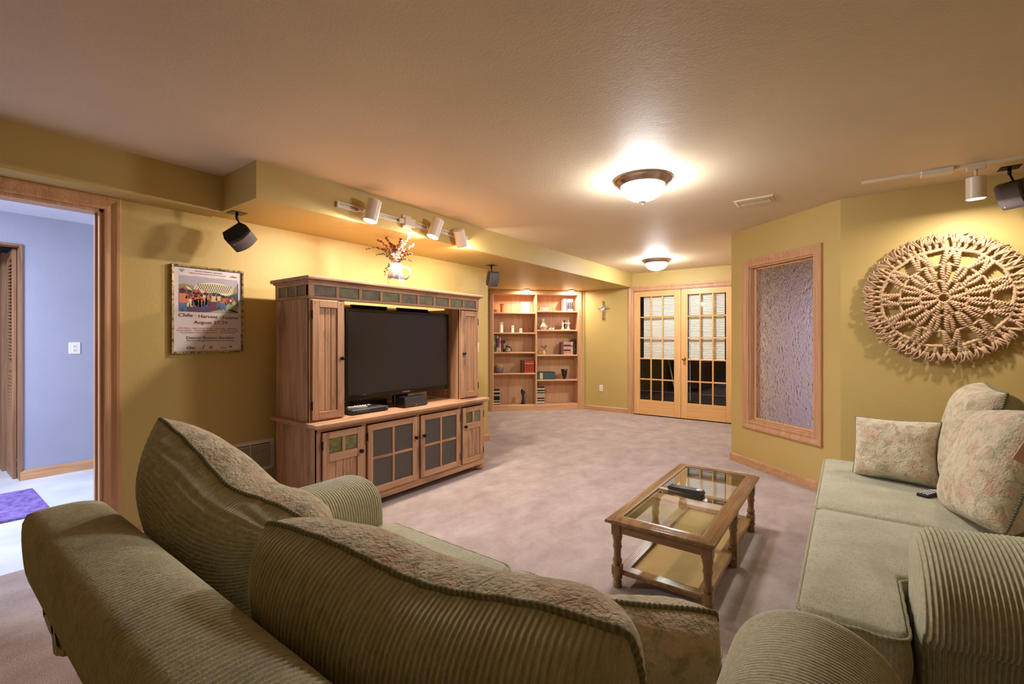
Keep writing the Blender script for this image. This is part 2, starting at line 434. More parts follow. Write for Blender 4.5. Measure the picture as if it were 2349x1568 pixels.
def text(s, width, height, mat, parent, O, U, V, N, name='lettering', bold=0.0, shear=0.0, align=.5):
    """flat printed lettering: centred at O, width along U (0: keep proportion), cap height along V, facing N"""
    cu = bpy.data.curves.new('txt', 'FONT'); cu.body = s; cu.size = 1.0; cu.offset = bold; cu.shear = shear; cu.resolution_u = 3
    o = bpy.data.objects.new('txt', cu); COL.objects.link(o)
    dg = bpy.context.evaluated_depsgraph_get(); me = bpy.data.meshes.new_from_object(o.evaluated_get(dg))
    bpy.data.objects.remove(o); bpy.data.curves.remove(cu)
    xs = [v.co.x for v in me.vertices]; ys = [v.co.y for v in me.vertices]
    w = max(xs)-min(xs); sy = height/.73; sx = width/w if width else sy
    cx = min(xs)+w*align
    O, U, V, N = Vector(O), Vector(U), Vector(V), Vector(N); inv = _inv(parent)
    for v in me.vertices:
        p = O+U*((v.co.x-cx)*sx)+V*((v.co.y-.365)*sy); v.co = inv @ p if inv is not None else p
    me.name = name; me.materials.clear(); me.materials.append(M[mat]); return link(name, me, parent)

def rot_to(d, up=(0, 0, 1)):
    """matrix turning +Z to direction d"""
    return Vector(d).to_track_quat('Z', 'Y').to_matrix().to_4x4()

# ================================================================== THE ROOM
H = 2.43; XL = -3.70; XS = -3.0; YB = 7.56; ZS = 2.19
A0, A1 = Vector((-1.005, 5.33, 0)), Vector((-.045, 4.53, 0))
AU = (A1-A0).normalized(); AN = Vector((-AU.y*-1, AU.x*-1, 0)); AN = Vector((AU.y, -AU.x, 0))   # faces the room
AL = (A1-A0).length

fl = MB().prism([(-3.74, -1.8), (2.2, -1.8), (2.2, 7.56), (-5.6, 7.56), (-5.6, 4.42), (-3.74, 4.42)], -.08, 0)
struct(fl.build('floor', 'carpet'))
struct(MB().box(-8.2, -3.74, -1.8, 3.0, -.08, -.004).build('floor_hall', 'vinyl'))
struct(MB().box(-4.6, .6, 7.56, 11.2, -.08, -.006).build('floor_patio', 'dark_floor'))
struct(MB().prism([(-3.82, -1.8), (2.2, -1.8), (2.2, 7.6), (-5.6, 7.6), (-5.6, 4.36), (-3.82, 4.36)], H, H+.08).build('ceiling', 'ceiling_paint'))
struct(MB().box(-8.2, -3.82, -1.8, 3.0, 2.45, 2.53).build('ceiling_hall', 'white_paint'))
struct(MB().prism([(-3.70, 1.34), (XS, 1.34), (XS, 7.56), (-5.6, 7.56), (-5.6, 4.48), (-3.70, 4.48)], ZS, H+.02).build('ceiling_soffit', 'wall_paint'))
struct(MB().box(XL, -3.5, -1.8, 1.34, 2.18, H+.02).build('ceiling_soffit_small', 'wall_paint'))
# left wall with the doorway
DY0, DY1, DZ = -.16, .75, 2.10
VY0, VY1, VZ0, VZ1 = 1.455, 1.760, .30, .482      # return air opening
w = MB(); w.box(-3.82, XL, DY1, VY0, 0, H); w.box(-3.82, XL, VY0, VY1, 0, VZ0); w.box(-3.82, XL, VY0, VY1, VZ1, H); w.box(-3.82, XL, VY1, 4.48, 0, H); w.box(-3.82, XL, -1.8, DY0, 0, H); w.box(-3.82, XL, DY0, DY1, DZ, H)
struct(w.build('wall_left', 'wall_paint'))
struct(MB().box(-5.6, -3.82, 4.36, 4.48, 0, H).build('wall_recess', 'wall_paint'))
struct(MB().box(-5.72, -5.6, 4.36, 7.68, 0, H).build('wall_recess_left', 'wall_paint'))
# back wall with the french door opening
FX0, FX1, FZ = -2.99, -1.385, 2.125
w = MB(); w.box(-3.962, FX0, YB, YB+.12, 0, H); w.box(FX1, -.885, YB, YB+.12, 0, H); w.box(FX0, FX1, YB, YB+.12, FZ, H)
struct(w.build('wall_back', 'wall_paint'))
struct(MB().box(-1.005, -.885, 5.33, YB, 0, H).build('wall_side', 'wall_paint'))
# angled wall with the inside window
def ap(u, d, z): return A0+AU*u-AN*d+Vector((0, 0, z))          # u along wall, d depth behind its face
WU0, WU1, WZ0, WZ1 = .262, 1.012, .47, 2.03
MA = Matrix(((AU.x, -AN.x, 0, A0.x), (AU.y, -AN.y, 0, A0.y), (0, 0, 1, 0), (0, 0, 0, 1)))
w = MB(); w.box(0, WU0, 0, .12, 0, H, mat=MA); w.box(WU1, AL, 0, .12, 0, H, mat=MA); w.box(WU0, WU1, 0, .12, 0, WZ0, mat=MA); w.box(WU0, WU1, 0, .12, WZ1, H, mat=MA)
struct(w.build('wall_angled', 'wall_paint'))
struct(MB().box(-.045, 2.2, 4.53, 4.65, 0, H).build('wall_alcove', 'wall_paint'))
struct(MB().box(2.2, 2.32, -1.8, 7.68, 0, H).build('wall_right', 'wall_paint'))
struct(MB().box(-3.82, 2.32, -1.92, -1.8, 0, H).build('wall_rear', 'wall_paint'))
struct(MB().box(-.885, 2.2, YB, YB+.12, 0, H).build('wall_office', 'office_paint'))
# hall behind the doorway
HX = -6.11
w = MB(); w.box(HX-.12, HX, .67, 3.0, -.01, 2.45); w.box(HX-.12, HX, -1.8, -.30, -.01, 2.45); w.box(HX-.12, HX, -.30, .67, 2.17, 2.45)
struct(w.build('wall_hall', 'blue_paint'))
struct(MB().box(-8.2, -3.82, 2.9, 3.0, -.01, 2.45).build('wall_hall_end', 'white_paint'))
struct(MB().box(-8.2, -3.82, -1.9, -1.8, -.01, 2.45).build('wall_hall_rear', 'white_paint'))
struct(MB().box(-8.2, -8.1, -1.8, 3.0, -.01, 2.45).build('wall_hall_far', 'blue_paint'))
struct(MB().box(-8.1, HX-.12, .80, .90, -.01, 2.45).build('wall_closet', 'blue_paint'))
# patio behind the french doors
struct(MB().box(-4.6, .6, 11.2, 11.3, 0, H).build('wall_patio', 'dark_room'))
struct(MB().box(-4.7, -4.6, 7.68, 11.3, 0, H).build('wall_patio_left', 'dark_room'))
struct(MB().box(.6, .7, 7.68, 11.3, 0, H).build('wall_patio_right', 'dark_room'))
struct(MB().box(-4.7, .7, 7.6, 11.3, H, H+.08).build('ceiling_patio', 'dark_room'))

# baseboards
def baseb(name, p, q, n, h=.085, mat='oak_X'):
    p, q, n = Vector(p), Vector(q), Vector(n).normalized(); d = (q-p).normalized(); L = (q-p).length
    m = Matrix(((d.x, n.x, 0, p.x), (d.y, n.y, 0, p.y), (0, 0, 1, p.z), (0, 0, 0, 1)))
    b = MB(); prof = [(0, 0), (.014, 0), (.014, h*.8), (.010, h*.93), (.004, h), (0, h)]
    A = [b.bm.verts.new(m @ Vector((0, a, c))) for a, c in prof]; B = [b.bm.verts.new(m @ Vector((L, a, c))) for a, c in prof]
    b.bm.faces.new(A); b.bm.faces.new(list(reversed(B)))
    for i in range(len(prof)): b.bm.faces.new((A[i], A[(i+1) % 6], B[(i+1) % 6], B[i]))
    return struct(b.build(name, mat))
baseb('baseboard_left', (XL, .836, 0), (XL, 4.494, 0), (1, 0, 0), mat='oak_Y')
baseb('baseboard_recess', (XL+.002, 4.48, 0), (-5.6, 4.48, 0), (0, 1, 0))
baseb('baseboard_back', (-3.93, YB, 0), (FX0-.083, YB, 0), (0, -1, 0))
baseb('baseboard_side', (-1.005, 5.32, 0), (-1.005, YB, 0), (-1, 0, 0), mat='oak_Y')
baseb('baseboard_angled', tuple(A0), tuple(A1), tuple(AN))
baseb('baseboard_alcove', (-.05, 4.53, 0), (2.2, 4.53, 0), (0, -1, 0))
baseb('baseboard_hall', (HX, .66, -.004), (HX, 2.9, -.004), (1, 0, 0), .095, 'oak_Y')

# door casings
c = MB(); frame_sweep(c, DY0, DY1, 0, DZ, CASING, (XL, 0, 0), (0, 1, 0), (0, 0, 1), (1, 0, 0), False); struct(c.build('trim_1', 'oak_Z', smooth=False))
c = MB(); c.box(-3.822, XL+.002, DY1-.018, DY1+.001, 0, DZ); c.box(-3.822, XL+.002, DY0-.001, DY0+.018, 0, DZ); c.box(-3.822, XL+.002, DY0, DY1, DZ-.018, DZ+.001)
c.box(-3.775, -3.745, DY1-.030, DY1-.017, 0, DZ-.018)
struct(c.build('trim_2', 'oak_Z'))
c = MB(); frame_sweep(c, FX0, FX1, 0, FZ, CASING, (0, YB, 0), (1, 0, 0), (0, 0, 1), (0, -1, 0), False); struct(c.build('trim_3', 'oak_Z'))
c = MB(); c.box(FX0-.001, FX0+.012, YB-.002, YB+.122, 0, FZ); c.box(FX1-.012, FX1+.001, YB-.002, YB+.122, 0, FZ); c.box(FX0, FX1, YB-.002, YB+.122, FZ-.012, FZ+.001)
struct(c.build('trim_4', 'oak_Z'))
# hall opening: jamb and casing
c = MB(); frame_sweep(c, -.30, .655, 0, 2.15, [(0, 0), (0, .012), (.02, .012), (.02, 0)], (HX, 0, 0), (0, 1, 0), (0, 0, 1), (1, 0, 0), False); c.box(HX-.125, HX+.002, .655, .672, 0, 2.17); c.box(HX-.125, HX+.002, -.30, .672, 2.15, 2.17)
struct(c.build('trim_5', 'dark_oak_Z'))

# window of the angled wall
wn = sroot('window_1')
c = MB(); frame_sweep(c, WU0, WU1, WZ0, WZ1, CASING, A0, AU, (0, 0, 1), AN); c.build('window_casing', 'oak_Z', wn)
c = MB()
for a in ((WU0-.001, WU0+.014, WZ0, WZ1), (WU1-.014, WU1+.001, WZ0, WZ1), (WU0, WU1, WZ0-.001, WZ0+.014), (WU0, WU1, WZ1-.014, WZ1+.001)):
    c.box(a[0], a[1], -.002, .122, a[2], a[3], mat=MA)
c.build('window_jamb', 'oak_Z', wn)
c = MB()
for a in ((WU0+.014, WU0+.030, WZ0+.014, WZ1-.014), (WU1-.030, WU1-.014, WZ0+.014, WZ1-.014), (WU0+.03, WU1-.03, WZ0+.014, WZ0+.03), (WU0+.03, WU1-.03, WZ1-.03, WZ1-.014)):
    c.box(a[0], a[1], .045, .060, a[2], a[3], .003, 1, mat=MA)
c.build('glass_stop', 'fir_Z', wn)
MB().box(WU0+.014, WU1-.014, .061, .067, WZ0+.014, WZ1-.014, mat=MA).build('pane', 'chipped_glass', wn)['label'] = 'frosted chipped pattern glass'

# french doors
def french(name, x0, x1, knob):
    d = sroot(name, (x0, YB+.03, 0), 0, True); y0, y1 = YB+.012, YB+.050
    def B(nm, a, b, c2, e, m, bev=.003, yy=(y0, y1)): return MB().box(a, b, yy[0], yy[1], c2, e, bev).build(nm, m, d)
    gx0, gx1, gz0, gz1 = x0+.105, x1-.105, .262, 2.02
    B('stile', x0, gx0, .012, FZ-.016, 'fir_Z'); B('stile', gx1, x1, .012, FZ-.016, 'fir_Z')
    B('top_rail', gx0, gx1, gz1, FZ-.016, 'fir_X'); B('bottom_rail', gx0, gx1, .012, gz0, 'fir_X')
    cw = (gx1-gx0)/3; rh = (gz1-gz0)/5
    for i in (1, 2): B('muntin', gx0+cw*i-.011, gx0+cw*i+.011, gz0, gz1, 'fir_Z', .004, (y0+.004, y1-.004))
    for i in range(1, 5): B('muntin', gx0, gx1, gz0+rh*i-.011, gz0+rh*i+.011, 'fir_X', .004, (y0+.005, y1-.005))
    pane = None
    for i in range(3):
        for j in range(5):
            lx, lz = gx0+cw*i+.011-x0, gz0+rh*j+.011
            if pane is None:
                pane = bpy.data.objects.new('pane', None) if False else MB().box(x0+lx, x0+lx+cw-.022, YB+.029, YB+.033, lz, lz+rh-.022).build('pane', 'clear_glass', d)
            else: rep(pane, d, (cw*i, 0, rh*j))
    if knob:
        kx = x0+.055; k = MB(); my = Matrix.Translation((kx, y0, .975)) @ Matrix.Rotation(PI/2, 4, 'X')
        k.lathe([(.028, 0), (.028, .006), (.011, .010), (.011, .032), (.022, .040), (.026, .052), (.020, .064), (0, .067)], 20, my); k.build('door_knob', 'brass', d, True)
        MB().box(x0-.004, x0+.010, y0-.006, y0+.01, .20, .24, .002).build('flush_bolt', 'silver', d)
    return d
french('door_1', FX0+.014, -2.186, False); french('door_2', -2.182, FX1-.014, True)

# ================================================================== LAMPS
def dome(loc, label):
    d = thing('ceiling_lamp', label, 'ceiling lamp', (loc[0], loc[1], H), 0, 'flush dome ceiling lamps')
    MB().lathe([(0, 0), (.205, 0), (.205, -.006), (.196, -.016), (.188, -.018), (.182, -.030), (.170, -.038), (.166, -.048), (.158, -.052), (.150, -.052)], 48).build('rim', 'bronze', d, True)
    MB().lathe([(.150, -.044), (.151, -.060), (.143, -.085), (.122, -.112), (.090, -.132), (.050, -.145), (.020, -.150), (0, -.150)], 48).build('glass_bowl', 'dome_glass', d, True)
    MB().lathe([(.022, -.148), (.030, -.152), (.024, -.160), (.012, -.166), (.006, -.172), (.008, -.178), (0, -.184)], 16).build('finial', 'silver', d, True)
    return d
dome((-1.17, 3.14), 'flush dome ceiling lamp with bronze rim, close above the coffee table side of the room')
dome((-2.20, 6.45), 'flush dome ceiling lamp with bronze rim, in front of the french doors')

def head(parent, base, top, axis, L=.165, r=.052, name='lamp_head', power=1.0):
    """cylinder spot: top = centre of closed end, axis = direction of light"""
    ax = Vector(axis).normalized(); m = Matrix.Translation(Vector(top)) @ rot_to(ax)
    o = MB().lathe([(0, 0), (r*.9, 0), (r, .004), (r, L), (r*.95, L), (r*.93, .06), (0, .055)], 28, m).build(name, 'white_metal', parent, 'auto')
    ln = MB().lathe([(r*.94, L-.006), (r*.85, L+.004), (0, L+.008)], 24, m).build('lens', 'lamp_lens', o, True)
    vents = MB()
    for k in range(8):
        a = 2*PI*k/8; vents.box(-.004, .004, -.004, .004, -.0012, .001, mat=m @ Matrix.Translation((.036*math.cos(a), .036*math.sin(a), 0)))
    vents.build('vent_hole_block', 'white_metal', o)  # small solid blocks added in place of the head's vent holes
    mid = Vector(top)+ax*.05; b = Vector(base)
    MB().tube([b, b+(mid-b)*.5, mid+(b-mid).normalized()*(r-.004)], .009, 10).build('swivel_arm', 'white_metal', o, True)
    p = Vector(top)+ax*(L+.014)
    area_lamp('track_lamp_light', p, ax, P_TRACK*power, (1, .86, .74), r*1.5)
    return o

tl = thing('track_light', 'white track light with three cylinder spots on the soffit above the TV cabinet', 'track light', (XS, 2.6, 2.27), 0, None, True)
def trz(y): return 2.305-.030*(y-1.92)/1.4
MB().box(XS, XS+.005, 1.90, 3.32, 2.262, 2.302).box(XS+.004, XS+.020, 1.90, 3.32, 2.294, 2.302).box(XS+.004, XS+.020, 1.90, 3.32, 2.262, 2.270).box(XS, XS+.022, 1.895, 1.905, 2.260, 2.304).build('track', 'white_metal', tl)
MB().box(XS, XS+.016, 2.50, 2.60, 2.23, 2.34, .004).box(XS+.014, XS+.045, 2.505, 2.62, 2.245, 2.315, .005).box(XS+.012, XS+.035, 2.455, 2.51, 2.264, 2.300, .003).build('feed_box', 'white_metal', tl)
for (yb, top, ax) in ((2.10, (-2.885, 2.150, 2.352), (-.10, -.20, -1)), (2.80, (-2.885, 2.815, 2.345), (-.14, -.32, -1)), (3.16, (-2.900, 3.085, 2.315), (-.25, .55, -.80))):
    MB().box(XS+.004, XS+.034, yb-.035, yb+.035, 2.262, 2.300, .004).build('track_clip', 'white_metal', tl)
    head(tl, (XS+.034, yb, 2.281), top, ax)

tr = thing('track_light', 'white track light on the ceiling above the macrame wall hanging', 'track light', (.6, 4.13, H), 0, None, True)
MB().box(.08, 1.75, 4.11, 4.145, H-.018, H).build('track', 'white_metal', tr)
MB().box(.40, .56, 4.095, 4.160, H-.036, H, .003).build('feed_box', 'white_metal', tr)
for x, tp, ax in ((.665, (.665, 4.128, H-.085), (.02, .10, -1)),):
    MB().box(x-.045, x+.045, 4.11, 4.146, H-.04, H-.016, .003).build('track_clip', 'white_metal', tr)
    head(tr, (x, 4.128, H-.04), tp, ax, .14, .048, power=.55)

for (px, py, lb) in ((-4.60, 6.66, 'small round puck light over the left half of the bookcase'), (-4.02, 7.24, 'small round puck light over the right half of the bookcase')):
    p = thing('puck_light', lb, 'puck light', (px, py, ZS), 0, 'puck lights on the soffit')
    MB().lathe([(0, 0), (.055, 0), (.055, -.012), (.046, -.020), (.040, -.020)], 28).build('ring', 'white_metal', p, True)
    MB().lathe([(.042, -.018), (.036, -.024), (0, -.027)], 24).build('lens', 'puck_lens', p, True)
    area_lamp('puck_light_light', (px, py, ZS-.032), (-.10, .10, -1), P_PUCK, (1, .86, .70), .07)

# hall and office lamps (outside the picture)
hl = thing('ceiling_lamp', 'flat white ceiling lamp in the blue hall', 'ceiling lamp', (-5.0, -.85, 2.45))
MB().lathe([(0, 0), (.20, 0), (.20, -.05), (.18, -.06)], 32).build('rim', 'white_metal', hl, True)
MB().lathe([(.18, -.06), (.10, -.075), (0, -.08)], 32).build('diffuser', 'white_plastic', hl, True)
area_lamp('hall_lamp_offscreen', (-5.0, -.85, 2.35), (0.0, .25, -1), P_HALL, (.76, .83, 1.0), .4)
ol = thing('ceiling_lamp', 'flat white ceiling lamp in the room behind the frosted window', 'ceiling lamp', (.55, 6.0, H))
MB().lathe([(0, 0), (.20, 0), (.20, -.05), (.18, -.06)], 32).build('rim', 'white_metal', ol, True)
MB().lathe([(.18, -.06), (.10, -.075), (0, -.08)], 32).build('diffuser', 'white_plastic', ol, True)
area_lamp('office_lamp_offscreen', (.75, 6.2, H-.10), (0, 0, -1), P_OFFICE, (.74, .74, 1.0), .4)

# ================================================================== MEDIA CONSOLE
def knob(parent, x, y, z, r=.015):
    m = Matrix.Translation((x, y, z)) @ Matrix.Rotation(PI/2, 4, 'Y')
    return MB().lathe([(r*.75, 0), (r*.45, .004), (r*.4, .012), (r, .017), (r*1.05, .023), (r*.7, .029), (0, .030)], 18, m).build('knob', 'dark_iron', parent, True)
def hinge(parent, x, y, z):
    return MB().box(x-.006, x+.004, y-.004, y+.004, z-.028, z+.028, .001).tube([(x+.003, y, z-.032), (x+.003, y, z+.032)], .0035, 8).build('hinge', 'dark_iron', parent)

mc = thing('media_console', 'rustic wooden media console with stone tile and glass doors, under the TV', 'cabinet', (-3.2, 2.6, 0), 0, None, True)
XF = -2.945
b = MB(); b.box(-3.50, XF, 1.71, 1.735, .09, .676); b.box(-3.50, XF, 3.465, 3.49, .09, .676); b.box(-3.50, XF, 1.735, 3.465, .09, .115)
b.box(-3.50, -3.485, 1.735, 3.465, .115, .676); b.box(-3.485, XF-.012, 2.075, 2.095, .115, .676); b.box(-3.485, XF-.012, 3.13, 3.15, .115, .676)
b.box(-3.485, XF-.03, 2.095, 3.13, .375, .392)
b.build('carcass', 'hickory_Z', mc)
for (a, c2) in ((1.71, 1.741), (2.066, 2.107), (2.598, 2.637), (3.123, 3.158), (3.462, 3.49)):
    MB().box(XF-.02, -2.934, a, c2, .105, .676, .002).build('face_stile', 'hickory_Z', mc)
MB().box(XF-.02, -2.935, 1.71, 3.49, .652, .678, .002).build('face_rail', 'hickory_Y', mc)
MB().box(-3.515, -2.918, 1.690, 3.510, .058, .098, .006, 2).box(-3.51, -2.926, 1.70, 3.50, .095, .112, .004).build('plinth', 'hickory_Y', mc)
MB().box(-3.53, -2.885, 1.675, 3.525, .684, .712, .006, 2).box(-3.52, -2.905, 1.69, 3.51, .674, .686, .004).build('counter', 'hickory_Y', mc)
for (x, y) in ((-2.965, 1.75), (-2.965, 3.45), (-3.46, 1.75), (-3.46, 3.45)):
    MB().lathe([(.030, .060), (.036, .055), (.048, .036), (.046, .016), (.036, 0), (0, 0)], 20, Matrix.Translation((x, y, 0))).build('bun_foot', 'hickory_Z', mc, True)
# pegs on the side posts
def panel_door(y0, y1, mirror):
    d = MB().box(-2.934, -2.9335, y0+.002, y1-.002, .117, .643).build('door', 'hickory_Z', mc)       # door back
    x0, x1 = -2.934, -2.914; s = .046
    def B(nm, a, b_, c2, e, m, bev=.002, xa=x0, xb=x1): return MB().box(xa, xb, a, b_, c2, e, bev).build(nm, m, d)
    B('stile', y0, y0+s, .115, .645, 'hickory_Z'); B('stile', y1-s, y1, .115, .645, 'hickory_Z')
    B('rail', y0+s, y1-s, .600, .645, 'hickory_Y'); B('rail', y0+s, y1-s, .436, .496, 'hickory_Y'); B('rail', y0+s, y1-s, .115, .165, 'hickory_Y')
    mid = (y0+y1)/2; B('mullion', mid-.012, mid+.012, .496, .600, 'hickory_Z')
    B('stone_tile', y0+s+.001, mid-.013, .498, .599, 'slate_olive', .002, x0, x0+.012); B('stone_tile', mid+.013, y1-s-.001, .498, .599, 'slate_green', .002, x0, x0+.012)
    n = 4; wv = (y1-y0-2*s)/n
    for k in range(n): B('plank', y0+s+wv*k+.0012, y0+s+wv*(k+1)-.0012, .165, .436, 'hickory_Z', .0025, x0, x0+.010)
    ky = y1-.020 if not mirror else y0+.030
    knob(d, x1, ky, .468); hy = y0-.002 if not mirror else y1+.002
    hinge(d, x1-.002, hy, .56); hinge(d, x1-.002, hy, .20)
    for (yy, zz) in ((y0+.02, .625), (y1-.02, .625)): MB().box(x1-.001, x1+.0008, yy-.004, yy+.004, zz-.004, zz+.004).build('peg', 'dark_oak_Z', d)
def glass_door(y0, y1, mirror):
    x0, x1 = -2.934, -2.914; s = .046
    d = MB().box(x0, x1, y0, y0+s, .115, .645, .002).build('door', 'hickory_Z', mc)
    def B(nm, a, b_, c2, e, m, bev=.002, xa=x0, xb=x1): return MB().box(xa, xb, a, b_, c2, e, bev).build(nm, m, d)
    B('stile', y1-s, y1, .115, .645, 'hickory_Z'); B('rail', y0+s, y1-s, .600, .645, 'hickory_Y'); B('rail', y0+s, y1-s, .115, .165, 'hickory_Y')
    mid = (y0+y1)/2; B('muntin', mid-.011, mid+.011, .165, .600, 'hickory_Z', .003, x0+.002, x1-.002); B('muntin', y0+s, y1-s, .372, .394, 'hickory_Y', .003, x0+.003, x1-.003)
    for (a, b_) in ((y0+s, mid-.011), (mid+.011, y1-s)):
        for (c2, e) in ((.165, .372), (.394, .600)): MB().box(x0+.006, x0+.010, a, b_, c2, e).build('pane', 'seedy_glass', d)
    ky = y1-.018 if not mirror else y0+.026
    knob(d, x1, ky, .474); hy = y0-.002 if not mirror else y1+.002
    hinge(d, x1-.002, hy, .56); hinge(d, x1-.002, hy, .20)
panel_door(1.743, 2.063, False); glass_door(2.109, 2.595, False); glass_door(2.640, 3.120, True); panel_door(3.160, 3.459, True)

# hutch
hu = thing('media_hutch', 'rustic wooden hutch with two towers and a stone tile band around the TV', 'cabinet', (-3.25, 2.6, .712), 0, None, True)
HF = -3.035
for (a, c2) in ((1.705, 1.985), (3.235, 3.510)):
    b = MB(); b.box(-3.49, HF, a, a+.02, .712, 1.585); b.box(-3.49, HF, c2-.02, c2, .712, 1.585); b.box(-3.49, -3.475, a+.02, c2-.02, .712, 1.585); b.box(-3.475, HF, a+.02, c2-.02, .712, .728)
    b.build('tower', 'hickory_Z', hu)
    MB().box(HF-.012, HF+.004, a, a+.017, .712, 1.585, .0015).build('face_stile', 'hickory_Z', hu); MB().box(HF-.012, HF+.004, c2-.017, c2, .712, 1.585, .0015).build('face_stile', 'hickory_Z', hu)
def tall_door(y0, y1, mirror):
    x0, x1 = HF+.002, HF+.022; s = .052; z0, z1 = .726, 1.575
    d = MB().box(x0, x1, y0, y0+s, z0, z1, .002).build('door', 'hickory_Z', hu)
    def B(nm, a, b_, c2, e, m, bev=.002, xa=x0, xb=x1): return MB().box(xa, xb, a, b_, c2, e, bev).build(nm, m, d)
    B('stile', y1-s, y1, z0, z1, 'hickory_Z'); B('rail', y0+s, y1-s, 1.525, z1, 'hickory_Y'); B('rail', y0+s, y1-s, z0, .780, 'hickory_Y')
    n = 3; wv = (y1-y0-2*s)/n
    for k in range(n): B('plank', y0+s+wv*k+.0012, y0+s+wv*(k+1)-.0012, .780, 1.525, 'hickory_Z', .0025, x0, x0+.010)
    MB().box(x0-.001, x0+.001, y0+s, y1-s, .78, 1.525).build('panel_back', 'hickory_Z', d)
    knob(d, x1, y1-.020 if not mirror else y0+.020, 1.158); hy = y0-.002 if not mirror else y1+.002
    hinge(d, x1-.002, hy, 1.47); hinge(d, x1-.002, hy, .83)
    for (yy, zz) in ((y0+.022, 1.555), (y1-.022, 1.555), (y0+.022, .745), (y1-.022, .745)): MB().box(x1-.001, x1+.0008, yy-.004, yy+.004, zz-.004, zz+.004).build('peg', 'dark_oak_Z', d)
tall_door(1.723, 1.968, False); tall_door(3.254, 3.493, True)
# tile band: rails, mullions and nine tiles in front, three at each side
MB().box(HF-.03, HF+.012, 1.698, 3.517, 1.585, 1.606, .002).build('band_rail', 'hickory_Y', hu)
MB().box(HF-.03, HF+.012, 1.698, 3.517, 1.680, 1.706, .002).build('band_rail', 'hickory_Y', hu)
MB().box(HF-.03, HF-.004, 1.70, 3.515, 1.606, 1.680).build('band_back', 'hickory_Y', hu)
edges = [1.698, 1.742]+[1.742+.1975*k for k in range(1, 9)]+[3.517]
ty0 = 1.742; pit = (3.473-1.742+.025)/9
MB().box(HF-.02, HF+.011, 1.699, ty0, 1.606, 1.680, .001).build('band_stile', 'hickory_Z', hu); MB().box(HF-.02, HF+.011, 3.473, 3.516, 1.606, 1.680, .001).build('band_stile', 'hickory_Z', hu)
for k in range(9):
    a = ty0+pit*k
    MB().box(HF-.004, HF+.006, a+.0008, a+pit-.0258, 1.607, 1.679, .002).build('stone_tile', ('slate_grey', 'slate_green', 'slate_grey', 'slate_green')[k % 4], hu)
    if k < 8: MB().box(HF-.01, HF+.011, a+pit-.025, a+pit, 1.606, 1.680, .001).build('mullion', 'hickory_Z', hu)
for (ya, yb) in ((1.698, 1.720), (3.495, 3.517)):
    MB().box(-3.495, HF-.03, ya, yb, 1.585, 1.606, .002).build('band_rail', 'hickory_X', hu); MB().box(-3.495, HF-.03, ya, yb, 1.680, 1.706, .002).build('band_rail', 'hickory_X', hu)
    ym = (ya+yb)/2
    MB().box(-3.495, HF-.03, ym-.004, ym+.004, 1.606, 1.680).build('band_back', 'hickory_X', hu)
    xs = [-3.495, -3.445, -3.335, -3.315, -3.205, -3.185, -3.075, -3.030]
    for k in range(0, 8, 2): MB().box(xs[k], xs[k+1], ya+.001, yb-.001, 1.606, 1.680, .001).build('mullion', 'hickory_Z', hu)
    for k in range(1, 7, 2): MB().box(xs[k]+.001, xs[k+1]-.001, ya+.005, yb-.005, 1.607, 1.679, .002).build('stone_tile', 'slate_grey', hu)
MB().box(-3.525, HF+.048, 1.672, 3.548, 1.716, 1.742, .007, 2).box(-3.51, HF+.024, 1.688, 3.530, 1.704, 1.718, .003).build('top', 'hickory_Y', hu)
MB().box(-3.49, -3.47, 2.34, 2.72, 1.47, 1.60).build('back_brace', 'black_wood', hu); MB().box(-3.49, -3.47, 2.84, 3.235, 1.47, 1.60).build('back_brace', 'black_wood', hu)

# ================================================================== TV and boxes
tv = thing('television', 'large flat black television standing in the hutch', 'television', (-3.17, 2.625, .712), 0, None, True)
T0, T1, TZ0, TZ1 = 2.055, 3.195, .812, 1.542
MB().box(-3.20, -3.135, T0, T1, TZ0, TZ1, .012, 3).build('housing', 'black_plastic', tv)
b = MB(); frame_sweep(b, T0+.028, T1-.028, TZ0+.045, TZ1-.026, [(0, 0), (.004, .006), (.022, .006), (.026, 0)], (-3.135, 0, 0), (0, 1, 0), (0, 0, 1), (1, 0, 0)); b.box(-3.135, -3.128, T0+.01, T1-.01, TZ0+.004, TZ0+.042, .002); b.build('bezel', 'black_gloss', tv)
MB().box(-3.136, -3.1335, T0+.028, T1-.028, TZ0+.045, TZ1-.026).build('screen', 'tv_screen', tv)
text('SAMSUNG', .085, .013, 'silver', tv, (-3.1275, 2.66, TZ0+.027), (0, 1, 0), (0, 0, 1), (1, 0, 0), 'lettering', .01)
MB().box(-3.19, -3.15, 2.55, 2.70, .74, .83, .006).box(-3.325, -3.142, 2.42, 2.85, .7125, .726, .004).build('stand', 'black_gloss', tv)

cs = thing('centre_speaker', 'black curved-end centre speaker standing on the console below the TV', 'speaker', (-3.07, 2.67, .712), 0, None, True)
b = MB(); pr = [(-3.125+.065*(1-math.cos(a))-.0, .7125+.045+.045*math.sin(a)) for a in np.linspace(-PI/2, PI/2, 9)]
poly = [(-3.018, .7125)]+[(-3.018, .8025)]+[(-3.10-.035*math.cos(a), .7575+.045*math.sin(a)) for a in np.linspace(PI/2, -PI/2, 10)]
mz = Matrix(((1, 0, 0, 0), (0, 0, 1, 0), (0, 1, 0, 0), (0, 0, 0, 1)))
b.prism(poly, 2.545, 2.80, mz); b.build('cabinet', 'black_plastic', cs, 'auto')
MB().box(-3.019, -3.013, 2.549, 2.796, .717, .799, .002).build('grille', 'dark_grey', cs)
text('S', 0, .016, 'silver', cs, (-3.0125, 2.675, .735), (0, 1, 0), (0, 0, 1), (1, 0, 0), 'logo')
